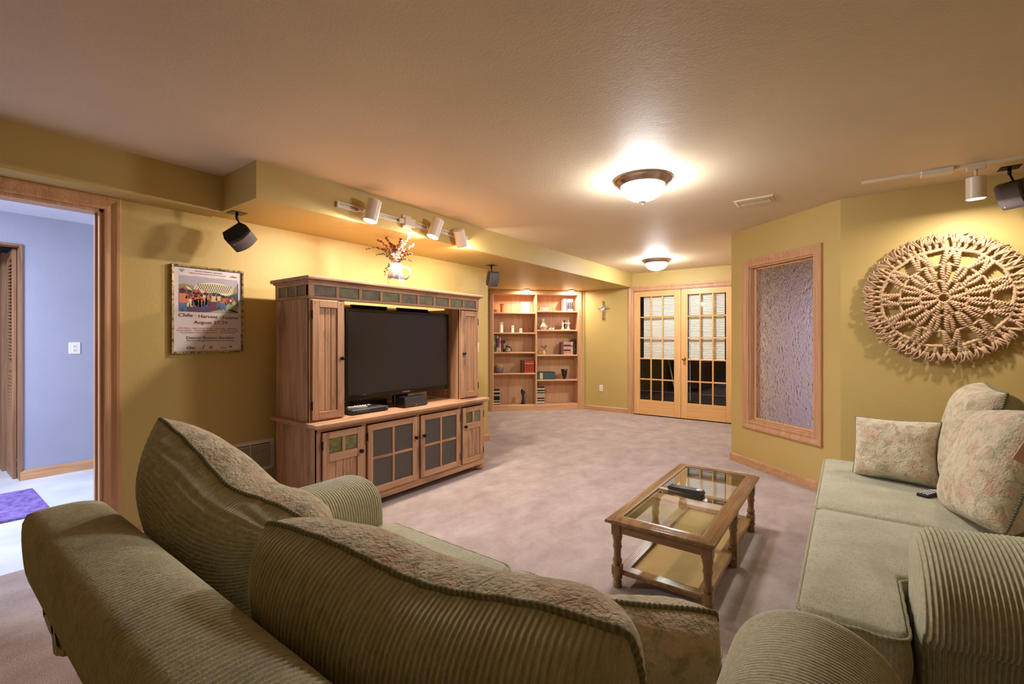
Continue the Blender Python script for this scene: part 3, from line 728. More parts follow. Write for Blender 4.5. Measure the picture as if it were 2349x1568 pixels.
rc = tag(MB().box(-3.10, -3.06, 2.805, 2.855, .7125, .728, .004).build('sensor_puck', 'dark_grey'), 'small dark remote sensor beside the centre speaker', 'sensor')

pb = thing('disc_player', 'flat black disc player on the console at the left tower', 'disc player', (-3.12, 2.23, .712), 0, None, True)
MB().box(-3.26, -3.045, 2.06, 2.40, .716, .752, .004).build('case', 'dark_grey', pb); MB().box(-3.047, -3.042, 2.062, 2.398, .718, .750, .002).build('front_panel', 'black_plastic', pb)
MB().box(-3.0425, -3.0405, 2.375, 2.392, .727, .742, .001).box(-3.0425, -3.0412, 2.10, 2.22, .735, .742).build('button', 'grille_grey', pb)
for y in (2.09, 2.37):
    for x in (-3.24, -3.07): MB().lathe([(0, 0), (.010, 0), (.010, .005), (0, .005)], 12, Matrix.Translation((x, y, .7122))).build('foot', 'black_plastic', pb)
rp = thing('remote_control', 'silver remote control lying on the disc player', 'remote control', (-3.10, 2.14, .752), math.radians(80), 'remotes on the disc player')
def remote(root, L=.17, W=.048, T=.018, body='dark_grey', key='grille_grey', rows=6):
    MB().box(-L/2, L/2, -W/2, W/2, 0, T, .006, 2).build('body', body, root, 'auto')
    kb = None
    for i in range(rows):
        for j in range(3):
            lc = (-L/2+.018+(L-.045)*i/(rows-1), (j-1)*W*.28, T-.001)
            if kb is None: kb = MB().box(-.005, .005, -.004, .004, 0, .004, .001).build('key', key, root); kb.location = lc
            else: rep(kb, root, lc)
    MB().lathe([(.012, 0), (.012, .003), (0, .004)], 16, Matrix.Translation((L/2-.018, 0, T-.001))).build('dial', key, root)
remote(rp, .16, .045, .018, 'silver', 'white_plastic')
rp2 = thing('remote_control', 'slim pale remote control behind the silver remote on the disc player', 'remote control', (-3.15, 2.22, .752), math.radians(75), 'remotes on the disc player'); remote(rp2, .15, .042, .014, 'grille_grey', 'white_plastic')
cb = thing('cable_box', 'black cable box behind the centre speaker under the TV', 'cable box', (-3.2, 2.44, .712), 0, None, True)
MB().box(-3.435, -3.335, 2.30, 2.62, .7125, .765, .004).build('case', 'black_plastic', cb); MB().box(-3.3355, -3.333, 2.305, 2.615, .716, .762, .001).build('front_panel', 'dark_grey', cb)
MB().tube([(-3.31, 2.16, .80), (-3.26, 2.20, .775), (-3.24, 2.26, .765), (-3.27, 2.30, .785), (-3.33, 2.27, .80)], .004, 6).build('cable', 'grille_grey', cb, True)

# ================================================================== vase and dried flowers
t = NT('vase_glaze').set(.25, 0, .5); v = t.coord('Object'); sp = t.n('ShaderNodeSeparateXYZ'); t.l(v, sp.inputs[0])
hz = t.math('ADD', sp.outputs[2], t.math('MULTIPLY', t.math('SUBTRACT', t.noise(v, 28, 3), .5), .05))
t.base(t.ramp(t.math('MULTIPLY', hz, 4.5), [(.0, lin((212, 160, 100))), (.30, lin((214, 164, 106))), (.34, lin((58, 60, 74))), (.44, lin((92, 90, 104))), (.50, lin((176, 124, 104))), (.62, lin((188, 150, 134))), (.68, lin((226, 216, 210))), (1.0, lin((232, 224, 218)))])); M['vase_glaze'] = t.m
VX, VY, VZ = -3.16, 2.57, 1.742
va = thing('pitcher_vase', 'glazed stoneware pitcher vase with dripping dark band on the hutch top', 'vase', (VX, VY, VZ))
MB().lathe([(0, 0), (.068, 0), (.071, .004), (.072, .06), (.068, .11), (.056, .150), (.046, .180), (.046, .195), (.055, .213), (.050, .212), (.040, .190), (.040, .170), (0, .160)], 32).build('body', 'vase_glaze', va, True)
MB().tube([(.030, .045, .185), (.055, .075, .188), (.070, .098, .165), (.066, .100, .120), (.045, .078, .085), (.035, .058, .08)], .010, 10).build('handle', 'vase_glaze', va, True)
plain('stem_red', (150, 84, 74), .8, 0, .2, .2, 40); plain('stem_green', (96, 98, 70), .8, 0, .2, .2, 40); plain('blossom_white', (238, 228, 222), .8, 0, .2, .05, 30); plain('leaf_brown', (110, 76, 62), .8, 0, .2, .25, 30)
SIDE = Vector((.594, .804, 0)).cross(Vector((0, 0, 1)))
R_ = Vector((.804, .594, 0)); 
def sprig(label, group, dx, dy, topz, mat_s, mat_l, leaf, n, bend=.0, seed=0, droop=0):
    rnd = random.Random(seed); s = thing('dried_stem', label, 'dried flower', (VX, VY, VZ+.17), 0, group)
    P0 = Vector((rnd.uniform(-.015, .015), rnd.uniform(-.015, .015), -.02)); P2 = Vector((dx, dy, topz)); P1 = Vector((dx*.35, dy*.35, topz*.75+.04+droop))
    pts = [P0*(1-t)**2+P1*(2*t*(1-t))+P2*t*t for t in np.linspace(0, 1, 9)]
    MB().tube(pts, lambda t: .0026*(1-.6*t), 5).build('stalk', mat_s, s, True)
    lb = MB()
    for i in range(n):
        t_ = .30+.70*i/n; p = P0*(1-t_)**2+P1*(2*t_*(1-t_))+P2*t_*t_; a = rnd.uniform(0, 2*PI); sz = leaf*rnd.uniform(.7, 1.2)
        d = Vector((math.cos(a), math.sin(a), rnd.uniform(-.2, .6))).normalized(); q = p+d*sz; sd = d.cross(Vector((rnd.uniform(-1, 1), rnd.uniform(-1, 1), 1))).normalized()*sz*.45; up = d.cross(sd).normalized()*sz*.18
        lb.poly([p, p+d*sz*.4+sd+up, q, p+d*sz*.4-sd+up]); lb.poly([p, p+d*sz*.4-sd-up, q, p+d*sz*.4+sd-up])
        if rnd.random() < .5:
            bmesh.ops.create_icosphere(lb.bm, subdivisions=1, radius=sz*.32, matrix=Matrix.Translation(p+d*sz*.5))
    lv = lb.build('blossoms' if 'blossom' in mat_l else 'leaves', mat_l, s, normals=False); lv['kind'] = 'stuff'
for i, (a, z) in enumerate(((-.17, .25), (-.09, .27), (-.05, .22), (.05, .26), (.10, .15), (-.12, .17))):
    sprig('thin red-brown dried stem with small buds in the pitcher vase', 'dried red stems in the vase', R_.x*a, R_.y*a, z, 'stem_red', 'stem_red', .020, 22, seed=i)
for i, (a, z) in enumerate(((.10, .27), (.15, .20), (.06, .21), (.02, .14), (-.03, .12))):
    sprig('white blossoming dried stem in the pitcher vase', 'dried white stems in the vase', R_.x*a+.02, R_.y*a, z, 'stem_red', 'blossom_white', .028, 20, seed=20+i)
for i, (a, z, dr) in enumerate(((-.24, .16, .08), (-.15, .11, .05), (.16, .05, .06), (-.09, -.08, .16))):
    sprig('drooping grey-green leafy dried stem in the pitcher vase', 'dried green stems in the vase', R_.x*a, R_.y*a-.02, z, 'stem_green', 'stem_green', .018, 20, seed=40+i, droop=dr)
for i, (a, z) in enumerate(((.0, .20), (.16, .13))):
    sprig('dark brown leafy dried stem in the pitcher vase', 'dried brown stems in the vase', R_.x*a-.02, R_.y*a, z, 'stem_red', 'leaf_brown', .022, 20, seed=60+i)

# ================================================================== poster
po = thing('framed_poster', 'framed festival poster with painted crowd scene on the yellow wall', 'poster', (XL, 1.323, 1.5), 0, None, True)
PY0, PY1, PZ0, PZ1 = 1.096, 1.552, 1.198, 1.812
t = NT('poster_frame').set(.45, .3, .5); v = t.coord('Object', (40, 40, 40))
t.base(t.ramp(t.noise(v, 1, 4, .7), [(.42, lin((84, 66, 44))), (.5, lin((176, 152, 106))), (.7, lin((196, 172, 124)))])); M['poster_frame'] = t.m
c = MB(); frame_sweep(c, PY0+.014, PY1-.014, PZ0+.014, PZ1-.014, [(0, .001), (0, .020), (.003, .024), (.012, .026), (.014, .022), (.014, .001)], (XL, 0, 0), (0, 1, 0), (0, 0, 1), (1, 0, 0)); c.build('frame', 'poster_frame', po)
plain('poster_paper', (232, 222, 226), .5)
MB().box(XL+.001, XL+.010, PY0+.013, PY1-.013, PZ0+.013, PZ1-.013).build('print', 'poster_paper', po)
for nm, cc in (('ink_red', (196, 60, 58)), ('ink_maroon', (140, 52, 60)), ('ink_dark', (70, 62, 66)), ('ink_black', (40, 34, 36)), ('ink_sky', (188, 176, 190)), ('ink_hill', (150, 150, 96)), ('ink_deep', (76, 90, 96)), ('ink_purple', (96, 66, 122)),
               ('ink_orange', (222, 128, 92)), ('ink_blue', (92, 120, 176)), ('ink_green', (168, 184, 138)), ('ink_cream', (236, 222, 184)), ('ink_umb', (206, 82, 72)), ('ink_dkgreen', (74, 92, 70)), ('ink_indigo', (72, 78, 150))): plain(nm, cc, .6)
PX = XL+.0104; PW, PH = PY1-PY0-.026, PZ1-PZ0-.026
def pp(u, v_, lay=0): return (PX+lay*.00012, PY0+.013+u*PW, PZ1-.013-v_*PH)      # u right, v down, 0..1
class Print:
    def __init__(s): s.v = []; s.f = []; s.m = []; s.mats = []
    def poly(s, pts, mat, lay):
        if mat not in s.mats: s.mats.append(mat)
        i = len(s.v); s.v += [pp(u, v_, lay) for u, v_ in pts]; s.f.append(list(range(i, i+len(pts)))); s.m.append(s.mats.index(mat))
    def ell(s, cu, cv, ru, rv, mat, lay, a0=0, a1=2*PI, n=16): s.poly([(cu+ru*math.cos(a0+(a1-a0)*k/n), cv+rv*math.sin(a0+(a1-a0)*k/n)) for k in range(n if a1-a0 > 6.2 else n+1)], mat, lay)
    def line(s, p, q, w, mat, lay):
        d = Vector((q[0]-p[0], q[1]-p[1])); n = Vector((-d.y, d.x)).normalized()*w/2
        s.poly([(p[0]+n.x, p[1]+n.y), (q[0]+n.x, q[1]+n.y), (q[0]-n.x, q[1]-n.y), (p[0]-n.x, p[1]-n.y)], mat, lay)
    def build(s, name, parent):
        inv = _inv(parent); me = bpy.data.meshes.new(name); me.from_pydata([tuple(inv @ Vector(p)) for p in s.v], [], s.f)
        for m in s.mats: me.materials.append(M[m])
        me.polygons.foreach_set('material_index', s.m); me.update(); return link(name, me, parent)
pr = Print()
L0, L1, T0_, T1_ = .075, .945, .10, .525
def q(u, v_): return (L0+(L1-L0)*u, T0_+(T1_-T0_)*v_)
rr = random.Random(3)
top = [q(k/20, rr.uniform(-.008, .012)) for k in range(21)]; bot = [q(1-k/20, 1+rr.uniform(-.012, .012)) for k in range(21)]
pr.poly(top+bot, 'ink_sky', 1)
pr.poly([q(0, .26), q(.08, .22), q(.2, .26), q(.4, .34), q(.6, .40), q(.78, .46), q(.9, .34), q(1, .10), q(1, .62), q(0, .62)], 'ink_hill', 2)
pr.ell(*q(.58, .34), .30, .085, 'ink_cream', 3, 0, 2*PI, 28)
for k in range(15):
    a = .30+.56*k/14; pr.line(q(a, .18+.10*abs(a-.58)), q(a+.07, .44-.12*abs(a-.58)), .007, 'ink_dark', 4)
    pr.line(q(a+.02, .18+.10*abs(a-.58)), q(a-.05, .42-.12*abs(a-.58)), .007, 'ink_dark', 4)
pr.poly([q(.05, .40), q(.35, .36), q(.48, .44), q(.62, .42), q(.8, .52), q(1, .38), q(1, .75), q(0, .75), q(0, .45)], 'ink_deep', 5)
pr.poly([q(0, .62), q(1, .6), q(.95, .75), q(.7, .9), q(.45, 1), q(0, 1)], 'ink_dkgreen', 6)
pr.poly([q(.12, .92), q(.25, .82), q(.55, .68), q(.8, .58), q(.86, .66), q(.74, .84), q(.5, .99), q(.12, 1.0)], 'ink_purple', 7)
pr.poly([q(.62, .97), q(.78, .88), q(.9, .92), q(1, .98), q(1, 1), q(.62, 1)], 'ink_green', 8)
pr.poly([q(.76, .82), q(.84, .70), q(.94, .64), q(1, .66), q(1, .90), q(.88, .88)], 'ink_green', 8)
pr.poly([q(.80, .9), q(.9, .89), q(1, .95), q(1, .985), q(.9, .95)], 'ink_black', 9)
pr.poly([q(.99, .1), q(1.006, .1), q(1.006, .8), q(.99, .8)], 'ink_indigo', 9)
for (u, v_, w_, h_, m_) in ((.10, .33, .12, .05, 'ink_umb'), (.32, .40, .14, .06, 'ink_umb'), (.42, .43, .08, .05, 'ink_orange'), (.56, .47, .06, .03, 'ink_umb'), (.89, .56, .07, .035, 'ink_umb')):
    pr.poly([q(u-w_, v_+h_*1.6), q(u-w_*.6, v_), q(u, v_-h_), q(u+w_*.6, v_), q(u+w_, v_+h_*1.6), q(u, v_+h_)], m_, 10)
    pr.poly([q(u, v_-h_), q(u+w_*.6, v_), q(u+w_, v_+h_*1.6), q(u+w_*.3, v_+h_*.8)], 'ink_cream' if w_ > .1 else 'ink_orange', 11)
def figure(u, v_, s, shirt, trous, hair='ink_black'):
    q = lambda a_, b_: (max(L0+.001, L0+(L1-L0)*a_), min(T1_-.002, T0_+(T1_-T0_)*b_))
    pr.ell(*q(u, v_-.13*s), .026*s, .020*s, hair, 13)
    pr.poly([q(u-.04*s, v_-.08*s), q(u+.04*s, v_-.08*s), q(u+.055*s, v_+.09*s), q(u-.055*s, v_+.09*s)], shirt, 12)
    pr.poly([q(u-.075*s, v_+.07*s), q(u-.04*s, v_-.07*s), q(u-.03*s, v_), q(u-.055*s, v_+.10*s)], 'ink_orange', 13); pr.poly([q(u+.075*s, v_+.07*s), q(u+.04*s, v_-.07*s), q(u+.03*s, v_), q(u+.055*s, v_+.10*s)], 'ink_orange', 13)
    pr.poly([q(u-.045*s, v_+.09*s), q(u+.045*s, v_+.09*s), q(u+.05*s, v_+.32*s), q(u+.012*s, v_+.32*s), q(u, v_+.17*s), q(u-.015*s, v_+.32*s), q(u-.05*s, v_+.32*s)], trous, 12)
for f_ in ((.055, .62, 1.5, 'ink_orange', 'ink_blue'), (.17, .56, .95, 'ink_maroon', 'ink_cream'), (.24, .57, .8, 'ink_umb', 'ink_indigo'), (.27, .60, .8, 'ink_cream', 'ink_hill'), (.31, .58, .9, 'ink_umb', 'ink_umb'), (.36, .63, .85, 'ink_orange', 'ink_blue'), (.42, .58, .85, 'ink_cream', 'ink_blue'),
           (.46, .57, .7, 'ink_orange', 'ink_dkgreen'), (.57, .60, .95, 'ink_cream', 'ink_maroon'), (.66, .58, .8, 'ink_cream', 'ink_blue'), (.74, .64, .9, 'ink_orange', 'ink_blue'), (.79, .58, .5, 'ink_umb', 'ink_maroon'), (.87, .62, .4, 'ink_cream', 'ink_purple'), (.93, .63, .4, 'ink_orange', 'ink_cream')):
    figure(*f_)
# logos
for k in range(5): pr.ell(.118, .045+.003*k, .038-.008*k, .018-.0035*k, 'ink_deep' if k % 2 == 0 else 'poster_paper', 10+k, PI, 2*PI, 12)
pr.poly([(.10, .047), (.136, .047), (.118, .062)], 'ink_deep', 10)
for (u, v_) in ((.30, .572), (.672, .578)): pr.poly([(u-.022, v_-.006), (u, v_+.004), (u+.03, v_-.004), (u+.004, v_+.010)], 'ink_maroon', 2)
pr.poly([(.40, .975), (.408, .95), (.43, .925), (.455, .915), (.425, .945), (.412, .975)], 'ink_maroon', 2)
pr.poly([(.51, .938), (.55, .938), (.55, .966), (.51, .966)], 'ink_maroon', 2); pr.poly([(.52, .945), (.535, .945), (.535, .955), (.52, .955)], 'ink_cream', 3)
pr.ell(.83, .952, .026, .018, 'ink_maroon', 2, PI, 2*PI, 10)
pr.build('printed_picture', po)
def pt(s_, u, v_, wd, hh, mat, bold=0, shear=0): text(s_, wd*PW, hh*PH, mat, po, pp(u, v_, 16), (0, 1, 0), (0, 0, 1), (1, 0, 0), 'lettering', bold+.008, shear)
pt('Denver Botanic Gardens', .50, .034, .40, .016, 'ink_dark'); pt('Chicano Humanities & Arts Council', .485, .062, .53, .016, 'ink_red'); pt('Chac', .88, .062, .11, .022, 'ink_red', .03, .3)
pt('Chile', .17, .565, .20, .040, 'ink_maroon'); pt('Harvest', .49, .572, .28, .040, 'ink_maroon'); pt('Festival', .83, .578, .245, .040, 'ink_maroon')
pt('August 27-29', .53, .645, .50, .040, 'ink_maroon')
pt('Aztec Dancers  -  Spanish Colonial Folk Art  -  Chile Roasted  -  Kids Activities', .50, .718, .86, .015, 'ink_red'); pt('Flamenco Dancers  -  Cipriano Vigil y Los Folkloristas  -  Los Muchachos de Denia', .50, .744, .90, .015, 'ink_red')
pt('Pre-Columbian & Native People\'s Gardens  -  For Information call', .50, .770, .80, .015, 'ink_red')
pt('Denver Botanic Gardens', .53, .832, .70, .030, 'ink_dark'); pt('1005 York Street - Free Shuttle Bus Parking at 1st & University', .53, .868, .70, .014, 'ink_dark', .01)
pt('Chac', .245, .952, .13, .028, 'ink_maroon', .03, .3); pt('SRVO', .72, .955, .09, .016, 'ink_dark')
MB().box(XL+.0145, XL+.0160, PY0+.0145, PY1-.0145, PZ0+.0145, PZ1-.0145).build('glazing', 'clear_glass', po)

# ================================================================== wall plates and vents
def plate(name, label, cat, O, U, N, sockets=True, w=.07, h=.114):
    O, U, N = Vector(O), Vector(U), Vector(N); m = Matrix(((U.x, 0, N.x, O.x), (U.y, 0, N.y, O.y), (0, 1, 0, O.z), (0, 0, 0, 1)))
    r = thing(name, label, cat, O, 0, None, True)
    MB().box(-w/2, w/2, -h/2, h/2, 0, .006, .003, 1, m).build('cover', 'white_plastic', r)
    if sockets:
        for s_ in (-1, 1):
            MB().box(-.017, .017, s_*.020-.014, s_*.020+.014, .005, .0075, .001, 1, m).build('socket', 'white_plastic', r)
            MB().box(-.008, -.005, s_*.02-.002, s_*.02+.008, .007, .0078, mat=m).box(.005, .008, s_*.02-.002, s_*.02+.008, .007, .0078, mat=m).box(-.003, .003, s_*.02-.011, s_*.02-.006, .007, .0078, mat=m).build('slot', 'dark_grey', r)
    else: MB().box(-.006, .006, -.012, .012, .005, .012, .002, 1, m).build('toggle', 'white_plastic', r)
    return r
plate('wall_outlet', 'white wall outlet on the blue hall wall', 'outlet', (HX, 1.025, 1.21), (0, 1, 0), (1, 0, 0), True, .085, .115)
plate('wall_outlet', 'white wall outlet low on the wall below the cross', 'outlet', (-3.585, YB, .41), (1, 0, 0), (0, -1, 0))
plate('light_switch', 'white light switch on the wall end behind the hutch', 'light switch', (XL, 4.267, 1.197), (0, 1, 0), (1, 0, 0), False)
wv = thing('wall_vent', 'white return air vent low on the wall beside the console', 'vent', (XL, 1.6, .40), 0, None, True)
c = MB(); frame_sweep(c, 1.455, 1.760, .30, .482, [(0, .002), (.002, .008), (.026, .006), (.030, .0)], (XL, 0, 0), (0, 1, 0), (0, 0, 1), (1, 0, 0)); c.build('frame', 'white_metal', wv)
MB().box(-3.819, -3.815, VY0, VY1, VZ0, VZ1).box(-3.815, XL, VY0-.001, VY0+.002, VZ0, VZ1).box(-3.815, XL, VY1-.002, VY1+.001, VZ0, VZ1).box(-3.815, XL, VY0, VY1, VZ0-.001, VZ0+.002).box(-3.815, XL, VY0, VY1, VZ1-.002, VZ1+.001).build('duct', 'duct_metal', wv)
for k in range(13):
    z = .308+.0135*k
    MB().box(-.006, .006, 1.455, 1.760, -.0010, .0010, mat=Matrix.Translation((XL+.006, 0, z)) @ Matrix.Rotation(.6, 4, 'Y')).build('slat', 'white_metal', wv)
MB().box(XL+.001, XL+.009, 1.604, 1.611, .30, .482).build('centre_bar', 'white_metal', wv)
cv = thing('ceiling_vent', 'cream square air vent on the ceiling before the angled wall', 'vent', (-.61, 4.17, H))
cm = Matrix.Identity(4)
c = MB(); frame_sweep(c, -.115, .115, -.075, .075, [(0, .002), (.002, .010), (.020, .008), (.030, 0)], (0, 0, 0), (1, 0, 0), (0, 1, 0), (0, 0, -1)); c.build('frame', 'cream_metal', cv)
MB().box(-.115, .115, -.075, .075, -.002, 0).build('duct_back', 'duct_metal', cv)
for k in range(11): MB().box(-.113, .113, -.006, .006, -.0008, .0008, mat=Matrix.Translation((0, -.068+.0136*k, -.007)) @ Matrix.Rotation(.5 if k < 6 else -.5, 4, 'X')).build('slat', 'cream_metal', cv)

# ================================================================== surround speakers
def speaker(label, plate_at, centre, front, up=(0, 0, 1)):
    s = thing('surround_speaker', label, 'speaker', plate_at, 0, 'small ceiling speakers', True)
    P, C_, f = Vector(plate_at), Vector(centre), Vector(front).normalized(); r_ = f.cross(Vector(up)).normalized(); u_ = r_.cross(f).normalized()
    m = Matrix(((r_.x, u_.x, f.x, C_.x), (r_.y, u_.y, f.y, C_.y), (r_.z, u_.z, f.z, C_.z), (0, 0, 0, 1)))
    MB().box(P.x-.05, P.x+.05, P.y-.05, P.y+.05, P.z-.004, P.z, .001).build('ceiling_plate', 'dark_iron', s)
    mid = P+Vector((0, 0, -.045)); back = C_-f*.03+u_*.05
    MB().tube([P-Vector((0, 0, .003)), mid], .010, 10).tube([mid+Vector((0, 0, .004)), (mid+back)/2, back], .006, 8).build('swivel_arm', 'dark_iron', s, True)
    W_, H_ = .062, .085
    def ring(k, z, bow): return [(W_*k*a, H_*k*b_, z+bow*(1-b_*b_)) for a, b_ in [(-1, t_) for t_ in np.linspace(-1, 1, 7)]+[(1, t_) for t_ in np.linspace(1, -1, 7)]]
    b = MB(); rows = [(.62, -.065, 0), (.78, -.058, 0), (1.0, .0, 0), (1.0, .030, .016)]
    rs = [[b.bm.verts.new(m @ Vector(p)) for p in ring(*r)] for r in rows]
    for A_, B_ in zip(rs, rs[1:]):
        for k in range(14): b.bm.faces.new((A_[k], A_[(k+1) % 14], B_[(k+1) % 14], B_[k]))
    b.bm.faces.new(list(reversed(rs[0]))); b.bm.faces.new(rs[-1]); b.build('cabinet', 'black_plastic', s, 'auto')
    g = MB(); rs = [[g.bm.verts.new(m @ Vector(p)) for p in ring(*r)] for r in ((.96, .031, .016), (1.0, .036, .017), (.985, .052, .019), (.95, .056, .020))]
    for A_, B_ in zip(rs, rs[1:]):
        for k in range(14): g.bm.faces.new((A_[k], A_[(k+1) % 14], B_[(k+1) % 14], B_[k]))
    for k in range(6): g.bm.faces.new((rs[-1][k], rs[-1][k+1], rs[-1][12-k], rs[-1][13-k]))
    g.build('grille', 'grille_grey', s, 'auto')
    MB().box(-.006, .006, -.008, .008, 0, .003, .001, 1, m @ Matrix.Translation((.040, -.055, .064))).build('logo', 'silver', s)
speaker('small black surround speaker hanging from the soffit above the framed poster', (-3.47, 1.42, ZS), (-3.46, 1.43, 2.025), (.62, .30, -.72), (.3, .5, .5))
speaker('small black surround speaker hanging from the soffit beside the bookcase', (-3.46, 4.26, ZS), (-3.45, 4.26, 2.03), (.75, -.35, -.35))
speaker('small black surround speaker hanging from the ceiling right of the macrame', (.86, 4.36, H), (.875, 4.30, 2.245), (-.42, -.50, -.42))

# ================================================================== cross on the back wall
cr = thing('wall_cross', 'small metal wire cross with a flower centre on the back wall', 'cross', (-3.543, YB, 1.63), 0, None, True)
plain('cross_metal', (176, 150, 130), .35, .6, .5, .25, 50)
yc = YB-.012
MB().tube([(-3.543, yc, 1.635), (-3.543, yc, 1.80), (-3.543, yc, 1.985)], lambda t_: .012*(.75+.35*abs(math.sin(9*t_))), 8).build('upright', 'cross_metal', cr, True)
MB().tube([(-3.645, yc, 1.855), (-3.543, yc, 1.85), (-3.44, yc, 1.855)], lambda t_: .011*(.8+.35*abs(math.sin(7*t_))), 8).build('crossbar', 'cross_metal', cr, True)
c = MB()
for k in range(12):
    a = 2*PI*k/12; p = Vector((-3.543, yc-.008, 1.852)); d = Vector((math.cos(a), -.15, math.sin(a))); c.tube([p, p+d*.04, p+d*.075], lambda t_: .006*(1-.7*t_)+.001, 5)
c.build('flower', 'silver', cr, True)
for z, dx in ((1.74, .02), (1.70, -.02), (1.66, .018)): MB().tube([(-3.543, yc, z+.06), (-3.543+dx, yc-.006, z+.03), (-3.543+dx*1.3, yc-.004, z)], .004, 6).build('wire_curl', 'cross_metal', cr, True)

# ================================================================== blinds and things behind the french doors
for nm, x0, x1, lb in (('a', -2.825, -2.265, 'white slatted blind hanging behind the left french door'), ('b', -2.075, -1.535, 'white slatted blind hanging behind the knobbed french door')):
    bl = thing('window_blind', lb, 'blind', ((x0+x1)/2, YB+.10, 2.06), 0, None, True); yb_ = YB+.085
    MB().box(x0, x1, yb_-.018, yb_+.018, 2.03, 2.065, .003).build('head_rail', 'blind_white', bl); MB().box(x0, x1, yb_-.012, yb_+.012, .955, .968, .003).build('bottom_rail', 'blind_white', bl)
    sl = None; n = 40
    for k in range(n):
        z = .985+(2.02-.985)*k/(n-1)
        if sl is None: sl = MB().box(x0, x1, -.0145, .0145, -.0006, .0006, mat=Matrix.Translation((0, yb_, z)) @ Matrix.Rotation(1.05, 4, 'X')).build('slat', 'blind_white', bl)
        else: rep(sl, bl, (0, 0, z-.985))
    for x in (x0+.09, x1-.09): MB().tube([(x, yb_-.017, .96), (x, yb_-.017, 2.04)], .0012, 5).build('ladder_cord', 'blind_white', bl)
    if nm == 'b': MB().tube([(x0+.02, yb_-.02, 2.03), (x0+.025, yb_-.02, .30)], .003, 6).build('tilt_wand', 'white_plastic', bl)
pole = tag(MB().tube([(-2.30, 7.95, .0), (-2.62, 8.35, .90)], .012, 10).build('broom_pole', 'white_plastic'), 'pale pole leaning in the dark room behind the glass doors', 'pole')
bn = thing('bench', 'low dark bench behind the glass doors', 'bench', (-1.9, 9.6, 0), 0, None, True)
MB().box(-2.6, -.9, 9.4, 9.8, .36, .42, .006).build('seat', 'black_wood', bn)
for x in (-2.5, -1.0):
    for y in (9.45, 9.75): MB().box(x-.025, x+.025, y-.025, y+.025, -.006, .36).build('leg', 'black_wood', bn)

# ================================================================== hall things
rug = tag(MB().box(-5.66, -4.80, -.55, .685, -.004, .014, .006, 2).build('bath_rug', 'purple_rug'), 'purple pile rug on the pale hall floor', 'rug')
ld = thing('louvered_door', 'brown louvered door standing open inside the hall opening', 'door', (HX-.3, .60, 0), 0, None, True)
LX0, LX1 = HX-.50, HX-.125; LYF, LYB = .625, .652
for (a, c2) in ((LX0, LX0+.06), (LX1-.06, LX1)): MB().box(a, c2, LYF, LYB, .0, 2.14, .002).build('stile', 'dark_oak_Z', ld)
for (a, c2) in ((0.0, .12), (1.0, 1.08), (2.05, 2.14)): MB().box(LX0+.06, LX1-.06, LYF, LYB, a, c2, .002).build('rail', 'dark_oak_X', ld)
lv = None
for k in range(60):
    z = .14+.0318*k
    if .97 < z < 1.11: continue
    mt_ = Matrix.Translation(((LX0+LX1)/2, (LYF+LYB)/2, z)) @ Matrix.Rotation(.7, 4, 'X')
    if lv is None: z00 = z; lv = MB().box(-(LX1-LX0)/2+.06, (LX1-LX0)/2-.06, -.018, .018, -.003, .003, mat=mt_).build('louver', 'dark_oak_X', ld)
    else: rep(lv, ld, (0, 0, z-z00))
cd = thing('closet_door', 'plain brown door with pale handle inside the hall opening', 'door', (-6.9, .3, 0), 0, None, True)
MB().box(-6.98, -6.94, -.55, .555, .0, 2.13, .003).build('leaf', 'dark_oak_Z', cd); MB().box(-6.94, -6.925, .50, .53, 1.10, 1.22, .003).tube([(-6.925, .515, 1.16), (-6.90, .515, 1.16), (-6.89, .48, 1.16)], .009, 8).build('handle', 'white_plastic', cd)
MB().box(-6.95, -6.70, .60, .66, 0, 2.15).build('door_post', 'dark_oak_Z', cd)

# ================================================================== bookcase
BO = Vector((-5.13, 6.33, 0)); BR = math.radians(45)
BM = Matrix.Translation(BO) @ Matrix.Rotation(BR, 4, 'Z')
def bw(u, d, z=0): return BM @ Vector((u, d, z))
bc = thing('bookcase', 'built-in oak bookcase with ten open shelves set across the corner', 'bookcase', BO, BR)
ZT = 2.115; BD = .30
def BB(nm, a, b_, c2, e, z0, z1, m, bev=.002): return MB().box(a, b_, c2, e, z0, z1, bev).build(nm, m, bc)
BB('side_panel', .0, .030, .0, BD, 0, ZS-.002, 'bookcase_oak_Z'); BB('side_panel', 1.590, 1.620, .0, BD, 0, ZS-.002, 'bookcase_oak_Z')
BB('back_panel', .030, .798, BD-.012, BD, .08, ZT+.02, 'bookcase_oak_Z', 0); BB('back_panel', .822, 1.590, BD-.012, BD, .08, ZT+.02, 'bookcase_oak_Z', 0)
BB('divider', .796, .824, -.004, BD, .08, ZT+.02, 'bookcase_oak_Z'); BB('top_panel', .03, 1.59, .0, BD, ZT, ZT+.02, 'bookcase_oak_X')
BB('kick_board', .0, 1.62, -.006, .014, 0, .092, 'bookcase_oak_X')
SHL = [1.782, 1.417, 1.062, .680, .108]; SHR = [1.815, 1.468, 1.010, .555, .112]
for z in SHL: BB('shelf', .030, .796, .002, BD-.012, z-.026, z, 'bookcase_oak_X', .004)
for z in SHR: BB('shelf', .824, 1.590, .002, BD-.012, z-.026, z, 'bookcase_oak_X', .004)
BB('header', -.04, 1.66, -.016, .012, ZT-.008, ZS-.002, 'bookcase_oak_X')
for (a, c2, s_) in ((-.045, .028, 1), (1.592, 1.665, -1)):
    c = MB(); c.box(a, c2, -.016, .010, 0, ZS-.002, .003)
    for k in range(3):
        xx = a+.018+.018*k; c.tube([(xx, -.016, .0), (xx, -.016, ZS-.004)], .006, 6)
    c.build('fluted_casing', 'bookcase_oak_Z', bc)
